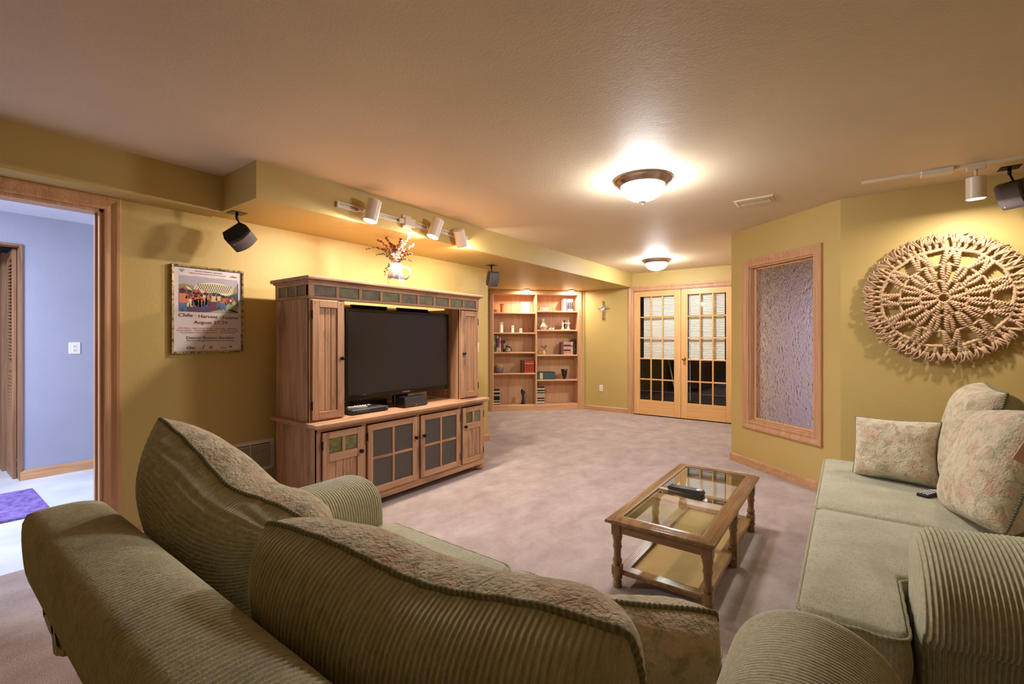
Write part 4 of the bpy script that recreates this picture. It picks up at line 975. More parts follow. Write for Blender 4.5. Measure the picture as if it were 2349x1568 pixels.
# walls either side of the bookcase niche
w = MB(); w.box(-.70, -.045, .0, .10, 0, ZS, mat=BM); w.box(1.665, 1.72, .0, .08, 0, ZS, mat=BM); w.box(-.70, 1.72, BD+.004, BD+.05, 0, ZS, mat=BM)
struct(w.build('wall_niche', 'wall_paint'))

def bthing(name, label, cat, u, d, z, rz=0, group=None): return thing(name, label, cat, bw(u, d, z), BR+rz, group)
plain('page_edge', (226, 214, 190), .8, 0, .2, .06, 200)
ORD = ('first', 'second', 'third', 'fourth')
def book(label, u, w_, z, h_, dep, col, bands=(), group=None, d=.03, rz=0, lean=0, gloss=.45):
    """closed book standing upright, spine to the front"""
    key = 'book_%d_%d_%d' % col
    if key not in M: plain(key, col, gloss, 0, .4, .06, 30)
    b = bthing('book', label, 'book', u+w_/2, d, z, rz, group)
    o = MB().box(-w_/2, w_/2, 0, .004, 0, h_, .0012).box(-w_/2, -w_/2+.0025, .003, dep, 0, h_).box(w_/2-.0025, w_/2, .003, dep, 0, h_).build('cover', key, b)
    MB().box(-w_/2+.0026, w_/2-.0026, .005, dep-.004, .004, h_-.004).build('pages', 'page_edge', b)
    for (z0, z1, bc_, ) in bands:
        k2 = 'ink_%d_%d_%d' % bc_
        if k2 not in M: plain(k2, bc_, .5)
        MB().box(-w_/2+.001, w_/2-.001, -.0012, .001, z0*h_, z1*h_).build('spine_band', k2, b)
    if lean: b.rotation_euler[1] = lean
    return b
z = SHR[0]
book('thick white book at the left end of the top right shelf row of books', 1.335, .045, z, .225, .17, (232, 222, 214), d=.05)
book('red-spined white-lettered book beside the thick white book', 1.382, .026, z, .222, .17, (196, 62, 56), d=.05)
for k in range(3): book(ORD[k]+' black and white spined book from the red one on the top right shelf', 1.410+.036*k, .034, z, .220, .17, (232, 226, 216), ((.18, .78, (44, 40, 42)), (.05, .10, (190, 60, 60))), 'black and white set on the top right shelf', d=.05)
z = SHL[2]
for (u, wd, hh, cc, bd, lb) in ((.035, .034, .30, (92, 138, 56), ((.05, .35, (64, 104, 40)), (.5, .62, (150, 176, 92))), 'tall bright green book at the left end of the third shelf'),
                                (.071, .012, .30, (26, 26, 26), (), 'thin black book beside the tall green book'),
                                (.085, .036, .295, (186, 172, 160), ((.28, .85, (70, 66, 72)),), 'grey book with dark title band on the third left shelf'),
                                (.123, .018, .275, (206, 70, 62), ((.1, .3, (224, 190, 180)),), 'thin red book on the third left shelf'),
                                (.143, .024, .265, (220, 190, 176), ((.6, .8, (180, 120, 110)),), 'thin pale pink book on the third left shelf'),
                                (.170, .034, .215, (56, 70, 74), ((.05, .3, (120, 50, 52)),), 'short dark teal book at the right end of the third left shelf row')):
    book(lb, u, wd, z, hh, .17, cc, bd, d=.04)
z = SHR[2]
for k in range(4): book(ORD[k]+' pink and black banded leather book from the brown backed book', 1.330+.033*k, .031, z, .232, .17, (206, 160, 140), ((.30, .42, (40, 34, 34)), (.66, .80, (40, 34, 34)), (.16, .18, (150, 90, 80)), (.9, .92, (150, 90, 80))), 'banded leather set on the third right shelf', d=.03)
book('brown backed book standing at the left of the banded leather set', 1.296, .030, z, .230, .17, (120, 84, 70), d=.05)
book('wider pink book with red label beside the banded leather set', 1.463, .044, z, .235, .17, (212, 164, 146), ((.62, .74, (160, 60, 52)), (.18, .20, (150, 90, 80))), d=.03)
book('dark brown tall book at the right end of the third right shelf', 1.510, .026, z, .270, .17, (62, 48, 46), d=.05); book('narrow black tall book leaning at the right end of the third right shelf', 1.540, .018, z, .285, .17, (34, 32, 34), ((.3, .36, (150, 140, 130)),), d=.05)
z = SHL[3]
for k in range(4): book(ORD[k]+' red leather gold-tooled book from the dark brown book beside the pot shelf', .595+.045*k, .043, z, .228, .18, (166, 58, 44), ((.72, .80, (222, 160, 96)), (.92, .94, (222, 160, 96)), (.05, .07, (222, 160, 96))), 'red leather set on the fourth left shelf', d=.03)
book('dark brown book at the left of the red leather set', .555, .036, z, .228, .18, (104, 60, 48), d=.05)
z = SHL[4]
for k in range(3): book(ORD[k]+' black and cream banded book from the casing on the bottom left shelf', .032+.038*k, .036, z, .285, .2, (28, 26, 26), ((.05, .16, (206, 198, 176)), (.24, .30, (206, 198, 176)), (.58, .66, (206, 198, 176)), (.80, .90, (206, 198, 176))), 'banded books on the bottom left shelf', d=.03)
z = SHR[4]
for k in range(3): book(ORD[k]+' tall black and cream banded book from the divider on the bottom right shelf', .828+.048*k, .046, z, .315, .2, (28, 26, 26), ((.04, .15, (206, 198, 176)), (.22, .28, (206, 198, 176)), (.36, .62, (186, 178, 152)), (.68, .74, (206, 198, 176)), (.82, .92, (206, 198, 176))), 'banded books on the bottom right shelf', d=.03)
# thick teal book lying on its side
tb = bthing('book', 'thick teal book lying flat on the fourth right shelf', 'book', 1.00, .04, SHR[3]+.001)
plain('teal_cloth', (66, 92, 96), .7, 0, .2, .1, 60); plain('label_cream', (206, 190, 140), .7)
MB().box(-.165, .175, 0, .012, 0, .132, .010, 2).box(-.165, .175, .006, .21, 0, .006).box(-.165, .175, .006, .21, .126, .132).build('cover', 'teal_cloth', tb); MB().box(-.160, .168, .012, .20, .006, .126).build('pages', 'page_edge', tb); MB().box(-.115, -.060, -.0012, .004, .010, .122, .0).build('title_label', 'label_cream', tb)

plain('orange_glass', (226, 128, 72), .2, 0, .5, .1, 20); plain('clay_tan', (206, 164, 124), .5, 0, .4, .08, 15); plain('white_ceramic', (236, 228, 214), .35, 0, .5); plain('black_glass', (18, 26, 28), .08, 0, .6); plain('stone_dark', (34, 36, 40), .35, 0, .5, .2, 20)
plain('pink_print', (206, 140, 120), .6); plain('pewter', (196, 180, 158), .35, .3, .5, .08, 12)
v1 = bthing('glass_vase', 'small orange glass vase with ruffled rim on the top left shelf', 'vase', .198, .10, SHL[0]); MB().lathe([(0, 0), (.036, 0), (.040, .01), (.034, .06), (.036, .11), (.046, .145), (.050, .150), (.044, .148), (.031, .11), (.030, .02), (0, .012)], 24, wave=lambda a, z_: .08*math.sin(5*a)*max(0, (z_-.11)/.04)).build('body', 'orange_glass', v1, True); MB().lathe([(.049, .148), (.052, .152), (.047, .152), (.046, .148)], 24, wave=lambda a, z_: .08*math.sin(5*a)).build('rim', 'dark_iron', v1, True)
v2 = bthing('glass_bowl', 'small low orange glass bowl at the left end of the top shelf', 'bowl', .085, .10, SHL[0]); MB().lathe([(0, 0), (.025, 0), (.030, .01), (.050, .035), (.055, .055), (.048, .04), (.024, .014), (0, .012)], 20, wave=lambda a, z_: .12*math.sin(3*a)*z_/.05).build('body', 'orange_glass', v2, True)
wb = bthing('card', 'white embossed card standing on the top left shelf', 'card', .620, .06, SHL[0]+.001, .05); MB().box(-.080, .080, 0, .010, 0, .190, .002).build('card_front', 'white_ceramic', wb); MB().box(-.068, .092, .035, .042, .006, .156, .001, 1, Matrix.Rotation(-.12, 4, 'X')).build('card_back', 'dark_oak_Z', wb)
js = bthing('word_block', 'small white block reading JESUS on the top right shelf', 'sign', .962, .06, SHR[0]); MB().box(-.085, .085, 0, .025, 0, .056, .002).build('block', 'white_ceramic', js); text('JESUS', .135, .036, 'ink_dark', js, (.004, -.0006, .028), (1, 0, 0), (0, 0, 1), (0, -1, 0), 'lettering', .02); MB().box(-.0865, -.080, -.0005, .0255, -.0002, .0565).build('edge', 'dark_grey', js)
for (u, s_, hh, lb) in ((.178, .055, .190, 'tall white square candle block on the second left shelf'), (.385, .05, .128, 'middle white square candle block on the second left shelf'), (.535, .05, .074, 'short white square candle block on the second left shelf')):
    cbk = bthing('candle_block', lb, 'candle holder', u, .10, SHL[1], .35 if hh > .15 else .15, 'white candle blocks'); MB().box(-s_/2, s_/2, -s_/2, s_/2, 0, hh, .003).build('block', 'white_ceramic', cbk)
    c = MB(); c.poly([(.010*math.cos(a)+.002, -s_/2-.0006, hh-.035+.016*math.sin(a)*(1-.3*math.cos(a))) for a in np.linspace(0, 2*PI, 12, endpoint=False)]); c.build('leaf_print', 'pink_print', cbk, normals=False); MB().lathe([(.012, 0), (.012, .004), (0, .005)], 12, Matrix.Translation((0, 0, hh-.001))).build('wax', 'page_edge', cbk)
pj = bthing('pitcher', 'pewter jug with a looped handle on the second right shelf', 'jug', .955, .11, SHR[1]); MB().lathe([(0, 0), (.055, 0), (.060, .008), (.085, .045), (.082, .070), (.050, .105), (.040, .125), (.044, .165), (.056, .195), (.052, .195), (.036, .15), (.034, .13), (0, .11)], 28).build('body', 'pewter', pj, True); MB().tube([(-.045, 0, .185), (-.085, 0, .190), (-.115, 0, .165), (-.105, 0, .125), (-.085, 0, .085), (-.088, 0, .050), (-.080, 0, .02)], .008, 8).build('handle', 'pewter', pj, True)
for k, u in enumerate((1.085, 1.140)):
    sb = bthing('small_bird', 'tiny white ceramic bird beside the pewter jug', 'figurine', u, .07, SHR[1], 0, 'pair of tiny white birds'); bmb = MB(); bmesh.ops.create_uvsphere(bmb.bm, u_segments=12, v_segments=8, radius=.018, matrix=Matrix.Translation((0, 0, .016)) @ Matrix.Diagonal((1.2, .8, .9, 1))); bmesh.ops.create_uvsphere(bmb.bm, u_segments=10, v_segments=6, radius=.010, matrix=Matrix.Translation((.014, 0, .034))); bmb.build('body', 'white_ceramic', sb, True); MB().lathe([(.004, 0), (0, .010)], 6, Matrix.Translation((.022, 0, .034)) @ Matrix.Rotation(PI/2, 4, 'Y')).build('beak', 'pink_print', sb)
fg = bthing('figurine_group', 'white ceramic figurine of people carrying a table on the second right shelf', 'figurine', 1.385, .10, SHR[1])
MB().box(-.085, .085, -.035, .035, 0, .012, .004).build('base', 'white_ceramic', fg); MB().box(-.075, .085, -.03, .03, .118, .132, .003).build('table_top', 'white_ceramic', fg)
for x, y in ((-.055, -.01), (.055, 0), (-.02, .022)):
    MB().lathe([(0, .010), (.026, .010), (.020, .05), (.012, .075), (.020, .100), (.022, .118), (.010, .140), (.007, .150), (.015, .160), (.015, .172), (.006, .182), (0, .184)], 14, Matrix.Translation((x, y, 0))).build('figure', 'white_ceramic' if y < .02 else 'dark_iron', fg, True)
bt = bthing('nutcracker', 'small black and tan wooden figure beside the short teal book', 'figurine', .230, .08, SHL[2]); MB().lathe([(0, 0), (.020, 0), (.020, .055), (.016, .06)], 14).build('boots', 'stone_dark', bt, True); MB().lathe([(.016, .058), (.020, .07), (.020, .15), (.012, .158), (0, .158)], 14).build('coat', 'clay_tan', bt, True); MB().lathe([(.010, .155), (.017, .165), (.019, .205), (.014, .212), (0, .213)], 14).build('hat', 'stone_dark', bt, True)
sc_ = bthing('stone_carving', 'round grey stone carving with dark stripe on the third left shelf', 'sculpture', .308, .09, SHL[2]); b = MB(); bmesh.ops.create_uvsphere(b.bm, u_segments=20, v_segments=14, radius=.06, matrix=Matrix.Translation((0, 0, .05)) @ Matrix.Diagonal((.95, .7, .85, 1))); b.lathe([(.035, .08), (.026, .11), (.012, .135), (0, .138)], 16, Matrix.Translation((-.008, 0, 0)))
for v_ in b.bm.verts: v_.co.z = max(v_.co.z, 0)
b.build('body', 'pewter', sc_, True); MB().tube([(-.05, -.030, .10), (-.01, -.045, .105), (.03, -.040, .085), (.05, -.02, .05), (.056, 0, .02)], .009, 8).build('stripe', 'stone_dark', sc_, True)
sv = bthing('bud_vase', 'small pale pink bud vase on the third right shelf', 'vase', .97, .08, SHR[2]); MB().lathe([(0, 0), (.026, 0), (.034, .02), (.034, .045), (.016, .068), (.014, .080), (.019, .092), (.012, .080), (0, .07)], 20).build('body', 'clay_tan', sv, True)
sg = bthing('sprig', 'dark leafy sprig standing in the small bud vase', 'dried flower', .97, .08, SHR[2]+.075)
c = MB(); rs_ = random.Random(5)
for k in range(6):
    a = rs_.uniform(-1, 1); c.tube([(0, 0, -.01), (.03*a, .01*a, .05), (.075*a, .02, .085+.02*rs_.random())], .0022, 5)
c.build('stalk', 'stem_green', sg)
for k in range(9):
    a = -.9+1.8*k/8; l_ = MB().box(-.011, .011, -.002, .002, -.006, .006, .002, 1, Matrix.Translation((.055*a, .0, .055+.03*abs(a))) @ Matrix.Rotation(-a, 4, 'Y')).build('leaf', 'stem_green', sg)
pt_ = bthing('pot', 'round glazed pot with yellow rim and blue-grey body on the fourth left shelf', 'pot', .150, .12, SHL[3])
t = NT('pot_glaze').set(.3, 0, .5); v = t.coord('Object'); sp = t.n('ShaderNodeSeparateXYZ'); t.l(v, sp.inputs[0]); hz = t.math('ADD', sp.outputs[2], t.math('MULTIPLY', t.math('SUBTRACT', t.noise(t.coord('Object', (60, 60, 8)), 1, 2), .5), .06))
t.base(t.ramp(t.math('MULTIPLY', hz, 6), [(.0, lin((110, 108, 124))), (.60, lin((128, 124, 140))), (.66, lin((196, 164, 104))), (1, lin((206, 174, 112)))])); M['pot_glaze'] = t.m
MB().lathe([(0, 0), (.055, 0), (.062, .006), (.078, .045), (.078, .085), (.070, .105), (.075, .130), (.092, .158), (.086, .158), (.066, .125), (.062, .10), (.066, .05), (0, .03)], 32).build('body', 'pot_glaze', pt_, True); MB().lathe([(.090, .156), (.095, .160), (.088, .162), (.085, .157)], 32).build('rim', 'label_cream', pt_, True)
tv_ = bthing('glass_vase', 'black-green tulip-shaped glass vase on the fourth right shelf', 'vase', 1.365, .10, SHR[3]); MB().lathe([(0, 0), (.022, 0), (.026, .004), (.024, .012), (.038, .04), (.048, .09), (.052, .14), (.064, .178), (.060, .180), (.046, .14), (.036, .06), (0, .03)], 30, wave=lambda a, z_: .10*math.sin(5*a)*min(1, z_/.12)).build('body', 'black_glass', tv_, True); MB().lathe([(.062, .176), (.066, .180), (.060, .182), (.059, .178)], 30, wave=lambda a, z_: .10*math.sin(5*a)).build('rim', 'black_glass', tv_, True)
bs = bthing('stone_sculpture', 'slender black abstract sculpture on the bottom left shelf', 'sculpture', .580, .10, SHL[4])
b = MB(); b.tube([(0, 0, .0), (.002, 0, .03), (.004, 0, .07), (.004, 0, .12), (-.002, 0, .17), (-.010, 0, .205), (-.008, 0, .235), (.008, 0, .255)], lambda t_: .030+.012*math.cos(6.3*t_+.3)*(1-.3*t_)-.004*t_, 16); b.build('torso', 'stone_dark', bs, True)
MB().tube([(-.008, -.02, .24), (.018, -.025, .235), (.034, -.015, .215), (.026, -.02, .19), (.010, -.028, .185)], .010, 10).build('folded_arm', 'stone_dark', bs, True)

# ================================================================== macrame wall hanging
MC = Vector((.560, 4.53, 1.595))
ma = thing('macrame_hanging', 'round cream macrame rope wall hanging with fringed rim', 'wall hanging', MC)
def braid(mb, pts, r, twist, seg=8, strands=2, amp=.28):
    pts = [Vector(p) for p in pts]; n = len(pts); rings = []; L_ = 0
    for i, p in enumerate(pts):
        if i: L_ += (p-pts[i-1]).length
        d = (pts[min(i+1, n-1)]-pts[max(i-1, 0)]).normalized(); a = d.cross(Vector((0, 1, 0)))
        if a.length < 1e-4: a = d.cross(Vector((1, 0, 0)))
        a.normalize(); b_ = a.cross(d).normalized()
        rings.append([mb.bm.verts.new(p+(a*math.cos(t_)+b_*math.sin(t_))*r*(1+amp*math.cos(strands*t_-2*PI*twist*L_))) for t_ in [2*PI*k/seg for k in range(seg)]])
    for A_, B_ in zip(rings, rings[1:]):
        for k in range(seg): mb.bm.faces.new((A_[k], A_[(k+1) % seg], B_[(k+1) % seg], B_[k]))
    mb.bm.faces.new(list(reversed(rings[0]))); mb.bm.faces.new(rings[-1])
def pol(r, a, y=-.03): return (r*math.sin(a), y, r*math.cos(a))
def mring(name, r, tr_, y, tw, wob=0):
    n = 160; mb = MB(); pts = [pol(r*(1+wob*math.sin(13*a+1)), a, y) for a in [2*PI*k/n for k in range(n+1)]]; braid(mb, pts, tr_, tw, 8); return mb.build(name, 'rope_cotton', ma, True)
mring('centre_ring', .034, .0085, -.034, 60); mring('rope_ring', .128, .0095, -.030, 55); mring('rope_ring', .243, .0095, -.028, 55, .012); mring('rim_rope', .352, .0125, -.028, 40, .012)
def spoke(r0, r1, da, n, rr, tw, count, name, off=0, bow=0, alt=False):
    src = None
    for k in range(count):
        a = 2*PI*k/count+off
        if src is None or (alt and k == 1):
            mb = MB(); m_ = 48
            for s_ in (-1, 1):
                f = s_*da
                braid(mb, [pol(r0+(r1-r0)*t_, (f*(.35+.65*math.sin(PI*min(1, t_*.95))) if bow else f*t_)+(0 if not alt else (.10*t_ if k == 0 else -.10*t_)), -.030-.006*math.sin(PI*t_)) for t_ in np.linspace(0, 1, m_)], rr, tw, 8, 2, .38)
            o = mb.build(name, 'rope_cotton', ma, True); o.rotation_euler = (0, a, 0)
            if src is None: src = o
            else: src2 = o
        else: rep(src2 if (alt and k % 2) else src, ma, None, (0, a, 0))
spoke(.040, .126, .17, 9, .0125, 60, 9, 'inner_spoke', .1)
spoke(.132, .240, .085, 9, .0130, 60, 15, 'braided_petal', .05, 1)
spoke(.246, .346, .055, 9, .0125, 60, 22, 'zigzag_braid', 0, 0, True)
rt = random.Random(11); variants = []
for v_ in range(5):
    mb = MB(); braid(mb, [pol(.352+.012*t_, 0, -.030) for t_ in np.linspace(0, 1, 4)]+[pol(.364+.03*t_, .012*math.sin(3*t_), -.034) for t_ in np.linspace(.1, 1, 6)], .0105, 60, 8, 2, .3)
    for s_ in range(9):
        a1 = rt.uniform(-.10, .10); l_ = rt.uniform(.055, .085); yy = rt.uniform(-.055, -.012)
        mb.tube([pol(.390, a1*.15, -.034), pol(.392+l_*.4, a1*.55, yy*.6-.016), pol(.392+l_*.8, a1*.9, yy), pol(.392+l_, a1*1.25+.02, yy+.004)], lambda t_: .0072*(1-.4*t_), 5)
    variants.append(mb)
src = [mb.build('tassel', 'rope_cotton', ma, True) for mb in variants]
for k in range(58):
    a = 2*PI*k/58+rt.uniform(-.03, .03)
    if k < 5: src[k].rotation_euler = (0, a, 0)
    else: rep(src[k % 5], ma, None, (0, a, 0), (1, 1, 1))
MB().tube([(0, -.004, .05), (0, -.036, .05), (0, -.040, .058)], .003, 6).build('wall_hook', 'silver', ma)

# ================================================================== coffee table
ct = thing('coffee_table', 'wooden coffee table with two glass panes and a woven cane lower shelf', 'table', (-.75, 2.83, 0), 0, None, True)
X0, X1, Y0, Y1, ZT_ = -1.018, -.480, 2.185, 3.485, .372
W_ = .072
def edgeprof(o): return o
b = MB(); frame_sweep(b, X0+W_, X1-W_, Y0+W_, Y1-W_, [(0, -.030), (0, .0), (W_-.022, .0), (W_-.016, -.005), (W_-.010, -.006), (W_-.002, -.012), (W_, -.018), (W_-.004, -.026), (W_-.018, -.030)], (0, 0, ZT_), (1, 0, 0), (0, 1, 0), (0, 0, 1)); b.build('top_frame', 'table_wood_Y', ct, 'auto')
YM = (Y0+Y1)/2; MB().box(X0+W_-.002, X1-W_+.002, YM-.020, YM+.020, ZT_-.030, ZT_-.001, .003).build('cross_rail', 'table_wood_X', ct)
b = MB()
for (a, c2, d, e) in ((X0+W_, X0+W_+.012, Y0+W_, Y1-W_), (X1-W_-.012, X1-W_, Y0+W_, Y1-W_), (X0+W_, X1-W_, Y0+W_, Y0+W_+.012), (X0+W_, X1-W_, Y1-W_-.012, Y1-W_)): b.box(a, c2, d, e, ZT_-.028, ZT_-.010)
b.build('glass_rebate', 'table_wood_Y', ct)
for (a, c2) in ((Y0+W_+.001, YM-.021), (YM+.021, Y1-W_-.001)):
    MB().box(X0+W_+.001, X1-W_-.001, a, c2, ZT_-.009, ZT_-.002, .0025).build('glass_pane', 'table_glass', ct)
for (a, c2, d, e, m_) in ((X0+.045, X0+.062, Y0+.05, Y1-.05, 'Y'), (X1-.062, X1-.045, Y0+.05, Y1-.05, 'Y'), (X0+.05, X1-.05, Y0+.045, Y0+.062, 'X'), (X0+.05, X1-.05, Y1-.062, Y1-.045, 'X')):
    MB().box(a, c2, d, e, ZT_-.085, ZT_-.026, .003).build('apron', 'table_wood_'+m_, ct)
LEG = [(.020, 0), (.023, .004), (.023, .030), (.019, .036), (.021, .044), (.026, .048), (.026, .062), (.021, .068), (.019, .100), (.020, .125), (.024, .130), (.024, .146), (.019, .152), (.018, .180), (.020, .205), (.024, .210), (.022, .220), (.020, .235), (.026, .262), (.026, .280), (0, .280)]
lg = None
for y in (Y0+.062, YM, Y1-.062):
    for x in (X0+.045, X1-.045):
        if lg is None:
            l0 = (x, y); lg = MB().lathe(LEG, 16, Matrix.Translation((x, y, 0))).box(x-.025, x+.025, y-.025, y+.025, .275, ZT_-.027, .003).box(x-.024, x+.024, y-.024, y+.024, .066, .118, .004).build('leg', 'table_wood_Z', ct, 'auto')
        else: rep(lg, ct, (x-l0[0], y-l0[1], 0))
SX0, SX1, SY0, SY1 = X0+.040, X1-.040, Y0+.055, Y1-.055
b = MB(); frame_sweep(b, SX0+.062, SX1-.062, SY0+.062, SY1-.062, [(0, -.014), (0, .006), (.004, .010), (.056, .010), (.062, .004), (.062, -.014)], (0, 0, .085), (1, 0, 0), (0, 1, 0), (0, 0, 1)); b.build('shelf_frame', 'table_wood_Y', ct)
t = NT('cane').set(.4, 0, .4); cx_ = t.coord('Object'); sp = t.n('ShaderNodeSeparateXYZ'); t.l(cx_, sp.inputs[0])
s1 = t.math('SINE', t.math('MULTIPLY', sp.outputs[0], 2*PI/.009)); s2 = t.math('SINE', t.math('MULTIPLY', sp.outputs[1], 2*PI/.009)); pr_ = t.math('MULTIPLY', s1, s2)
t.base(t.ramp(t.math('ADD', t.math('MULTIPLY', pr_, .5), .5), [(.25, lin((182, 146, 94))), (.6, lin((204, 168, 112)))])); t.bump(pr_, .7, .003); M['cane'] = t.m
MB().box(SX0+.060, SX1-.060, SY0+.060, SY1-.060, .076, .082).build('cane_panel', 'cane', ct)
rm = thing('remote_control', 'large black remote control lying on the coffee table glass', 'remote control', (-.79, 2.845, ZT_-.001), math.radians(-9))
P = []
b = MB(); prof = [(-.105, .012), (-.10, .020), (-.02, .024), (.06, .030), (.095, .030), (.108, .016), (.104, .004), (.09, 0), (-.09, 0), (-.104, .004)]
b.prism(prof, -.027, .027, Matrix(((1, 0, 0, 0), (0, 0, -1, 0), (0, 1, 0, 0), (0, 0, 0, 1)))); b.build('body', 'dark_grey', rm, 'auto')
kb = None
for i in range(9):
    for j in range(3):
        x = -.092+.019*i; lc = (x, (j-1)*.015, .0215+.006*max(0, min(1, (x+.02)/.08))-.001)
        if kb is None: kb = MB().box(-.006, .006, -.005, .005, 0, .004, .0015).build('key', 'grille_grey', rm); kb.location = lc
        else: rep(kb, rm, lc)
MB().lathe([(.018, 0), (.018, .004), (.010, .005), (0, .005)], 18, Matrix.Translation((.085, 0, .0285))).build('dial', 'silver', rm)

# ================================================================== upholstery builders
def smooth_closed(pts, it=3, closed=False):
    p = np.array(pts, float)
    for _ in range(it):
        if closed:
            q_ = np.roll(p, -1, 0); p = np.stack([p*.75+q_*.25, p*.25+q_*.75], 1).reshape(-1, p.shape[1])
        else:
            q_ = np.stack([p[:-1]*.75+p[1:]*.25, p[:-1]*.25+p[1:]*.75], 1).reshape(-1, p.shape[1]); p = np.vstack([p[:1], q_, p[-1:]])
    return p
def resample(p, n, closed=False):
    if closed: p = np.vstack([p, p[:1]])
    d = np.concatenate([[0], np.cumsum(np.linalg.norm(np.diff(p, axis=0), axis=1))]); s_ = np.linspace(0, d[-1], n, endpoint=not closed)
    return np.stack([np.interp(s_, d, p[:, k]) for k in range(p.shape[1])], 1), d[-1]

def roll(name, prof, s0, s1, place, pitch, mat, parent, amp=.0016, nose=(0.0, .05), ns=60, rise=0.0, per=6, cap=(True, True), sag=0):
    """upholstered roll: profile [(w,z)] swept from s0 to s1, ribs round the section; nose = edge rounding at (start, end)"""
    pr2, plen = resample(smooth_closed(prof, 3), ns); cen = np.array([pr2[:, 0].mean(), (pr2[:, 1].max()+pr2[:, 1].min())/2+.08])
    nt = int((s1-s0)/pitch*per); sv = np.linspace(s0, s1, nt); rows = []; uv = []; acc = np.linspace(0, plen, ns)
    extra0 = [(s0, f) for f in np.linspace(.02, 1, 10)[:-1]] if cap[0] else []; extra1 = [(s1, f) for f in np.linspace(1, .02, 10)[1:]] if cap[1] else []
    seq = [(s_, 1.0) for s_ in sv]
    dn = np.gradient(pr2, axis=0); nrm = np.stack([-dn[:, 1], dn[:, 0]], 1); nrm /= np.maximum(np.linalg.norm(nrm, axis=1, keepdims=True), 1e-9)
    if ((pr2+nrm*.001-cen)**2).sum() < ((pr2-cen)**2).sum(): nrm = -nrm
    rise_ = rise
    def row(s_, f, edge):
        k = amp*(math.cos(2*PI*s_/pitch))
        ins = 0
        for e_, nr in ((s_-s0, nose[0]), (s1-s_, nose[1])):
            if nr and e_ < nr: ins += nr*(1-math.sqrt(max(0, 1-(1-e_/nr)**2)))
        p = pr2+nrm*(k-ins)
        if f < 1:
            c0 = np.array([cen[0], cen[1]]); p = c0+(p-c0)*f
            if True: p = p.copy()
        ext = (1-f)*.0
        P3 = np.array([place(w_, s_, z_+rise_*(s_-s0)) for w_, z_ in p]); return P3
    for s_, f in extra0+seq+extra1:
        rows.append(row(s_, f, 0)); uv.append(np.stack([np.full(ns, s_/pitch)+(1-f)*2.0, acc/.012], 1))
    return surf(name, np.array(rows), np.array(uv), mat, parent)

def slab(poly, z0, z1, rc, parent, pitch=.012, crown=.02, top='seat_weave', side='corduroy_arm', er=.022, cen=None, welt=True, amp=.0020, names=('top_panel', 'boxing', 'welt')):
    """box cushion over a star-shaped polygon: crowned top, ribbed boxing, corded welt"""
    pts = []; n = len(poly)
    for i in range(n):
        p = np.array(poly[i], float); a = np.array(poly[i-1], float)-p; b_ = np.array(poly[(i+1) % n], float)-p
        la, lb = np.linalg.norm(a), np.linalg.norm(b_); r1 = min(rc, la*.45); r2 = min(rc, lb*.45)
        for t_ in np.linspace(0, 1, 7): pts.append((p+a/la*r1)*(1-t_)**2+p*2*t_*(1-t_)+(p+b_/lb*r2)*t_*t_)
    pts = np.array(pts); per = np.linalg.norm(np.diff(np.vstack([pts, pts[:1]]), axis=0), axis=1).sum()
    m_ = int(per/pitch)*5; C_, plen = resample(pts, m_, True); ce = np.array(cen if cen is not None else C_.mean(0)); sarc = np.linspace(0, plen, m_, endpoint=False)
    d = np.roll(C_, -1, 0)-np.roll(C_, 1, 0); nn = np.stack([d[:, 1], -d[:, 0]], 1); nn /= np.linalg.norm(nn, axis=1, keepdims=True)
    if ((C_+nn*.01-ce)**2).sum() < ((C_-ce)**2).sum(): nn = -nn
    rib = amp*np.cos(2*PI*sarc/pitch)[:, None]
    rows = []; uvs = []
    hs = np.linspace(0, 1, 12)
    for h_ in hs:
        bul = .010*math.sin(PI*h_); z_ = z0+(z1-z0)*h_; rows.append(np.column_stack([C_+nn*(bul+rib), np.full(m_, z_)])); uvs.append(np.column_stack([sarc/pitch, np.full(m_, h_*(z1-z0)/.012)]))
    P_ = np.array(rows); U_ = np.array(uvs); P_ = np.concatenate([P_, P_[:, :1]], 1); u2 = U_[:, :1].copy(); u2[..., 0] = plen/pitch; U_ = np.concatenate([U_, u2], 1)
    bx_ = surf(names[1], P_, U_, side, parent)
    rows = []; uvs = []
    for f in list(np.linspace(0, .12, 7))+list(np.linspace(.16, 1.0, 20)):
        q_ = C_+(ce-C_)*f
        e_ = np.linalg.norm(q_-C_, axis=1); edge = np.sqrt(np.clip(1-(1-np.clip(e_/er, 0, 1))**2, 0, 1))*er*.6
        z_ = z1+edge+crown*(1-(1-f)**2.2); z_ = z_+.004*fbm(np.column_stack([q_*6, z_]), 1.3, 2.0)*min(1, f*6)
        rows.append(np.column_stack([q_, z_])); uvs.append(q_/.012)
    P_ = np.array(rows); U_ = np.array(uvs); P_ = np.concatenate([P_, P_[:, :1]], 1); U_ = np.concatenate([U_, U_[:, :1]], 1)
    tp = surf(names[0], P_, U_, top, parent)
    if welt:
        W2, _ = resample(pts, int(per/.012), True); d2 = np.roll(W2, -1, 0)-np.roll(W2, 1, 0); n2 = np.stack([d2[:, 1], -d2[:, 0]], 1); n2 /= np.linalg.norm(n2, axis=1, keepdims=True)
        if ((W2+n2*.01-ce)**2).sum() < ((W2-ce)**2).sum(): n2 = -n2
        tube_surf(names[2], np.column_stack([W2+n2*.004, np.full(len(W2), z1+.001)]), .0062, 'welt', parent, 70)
    return tp, bx_

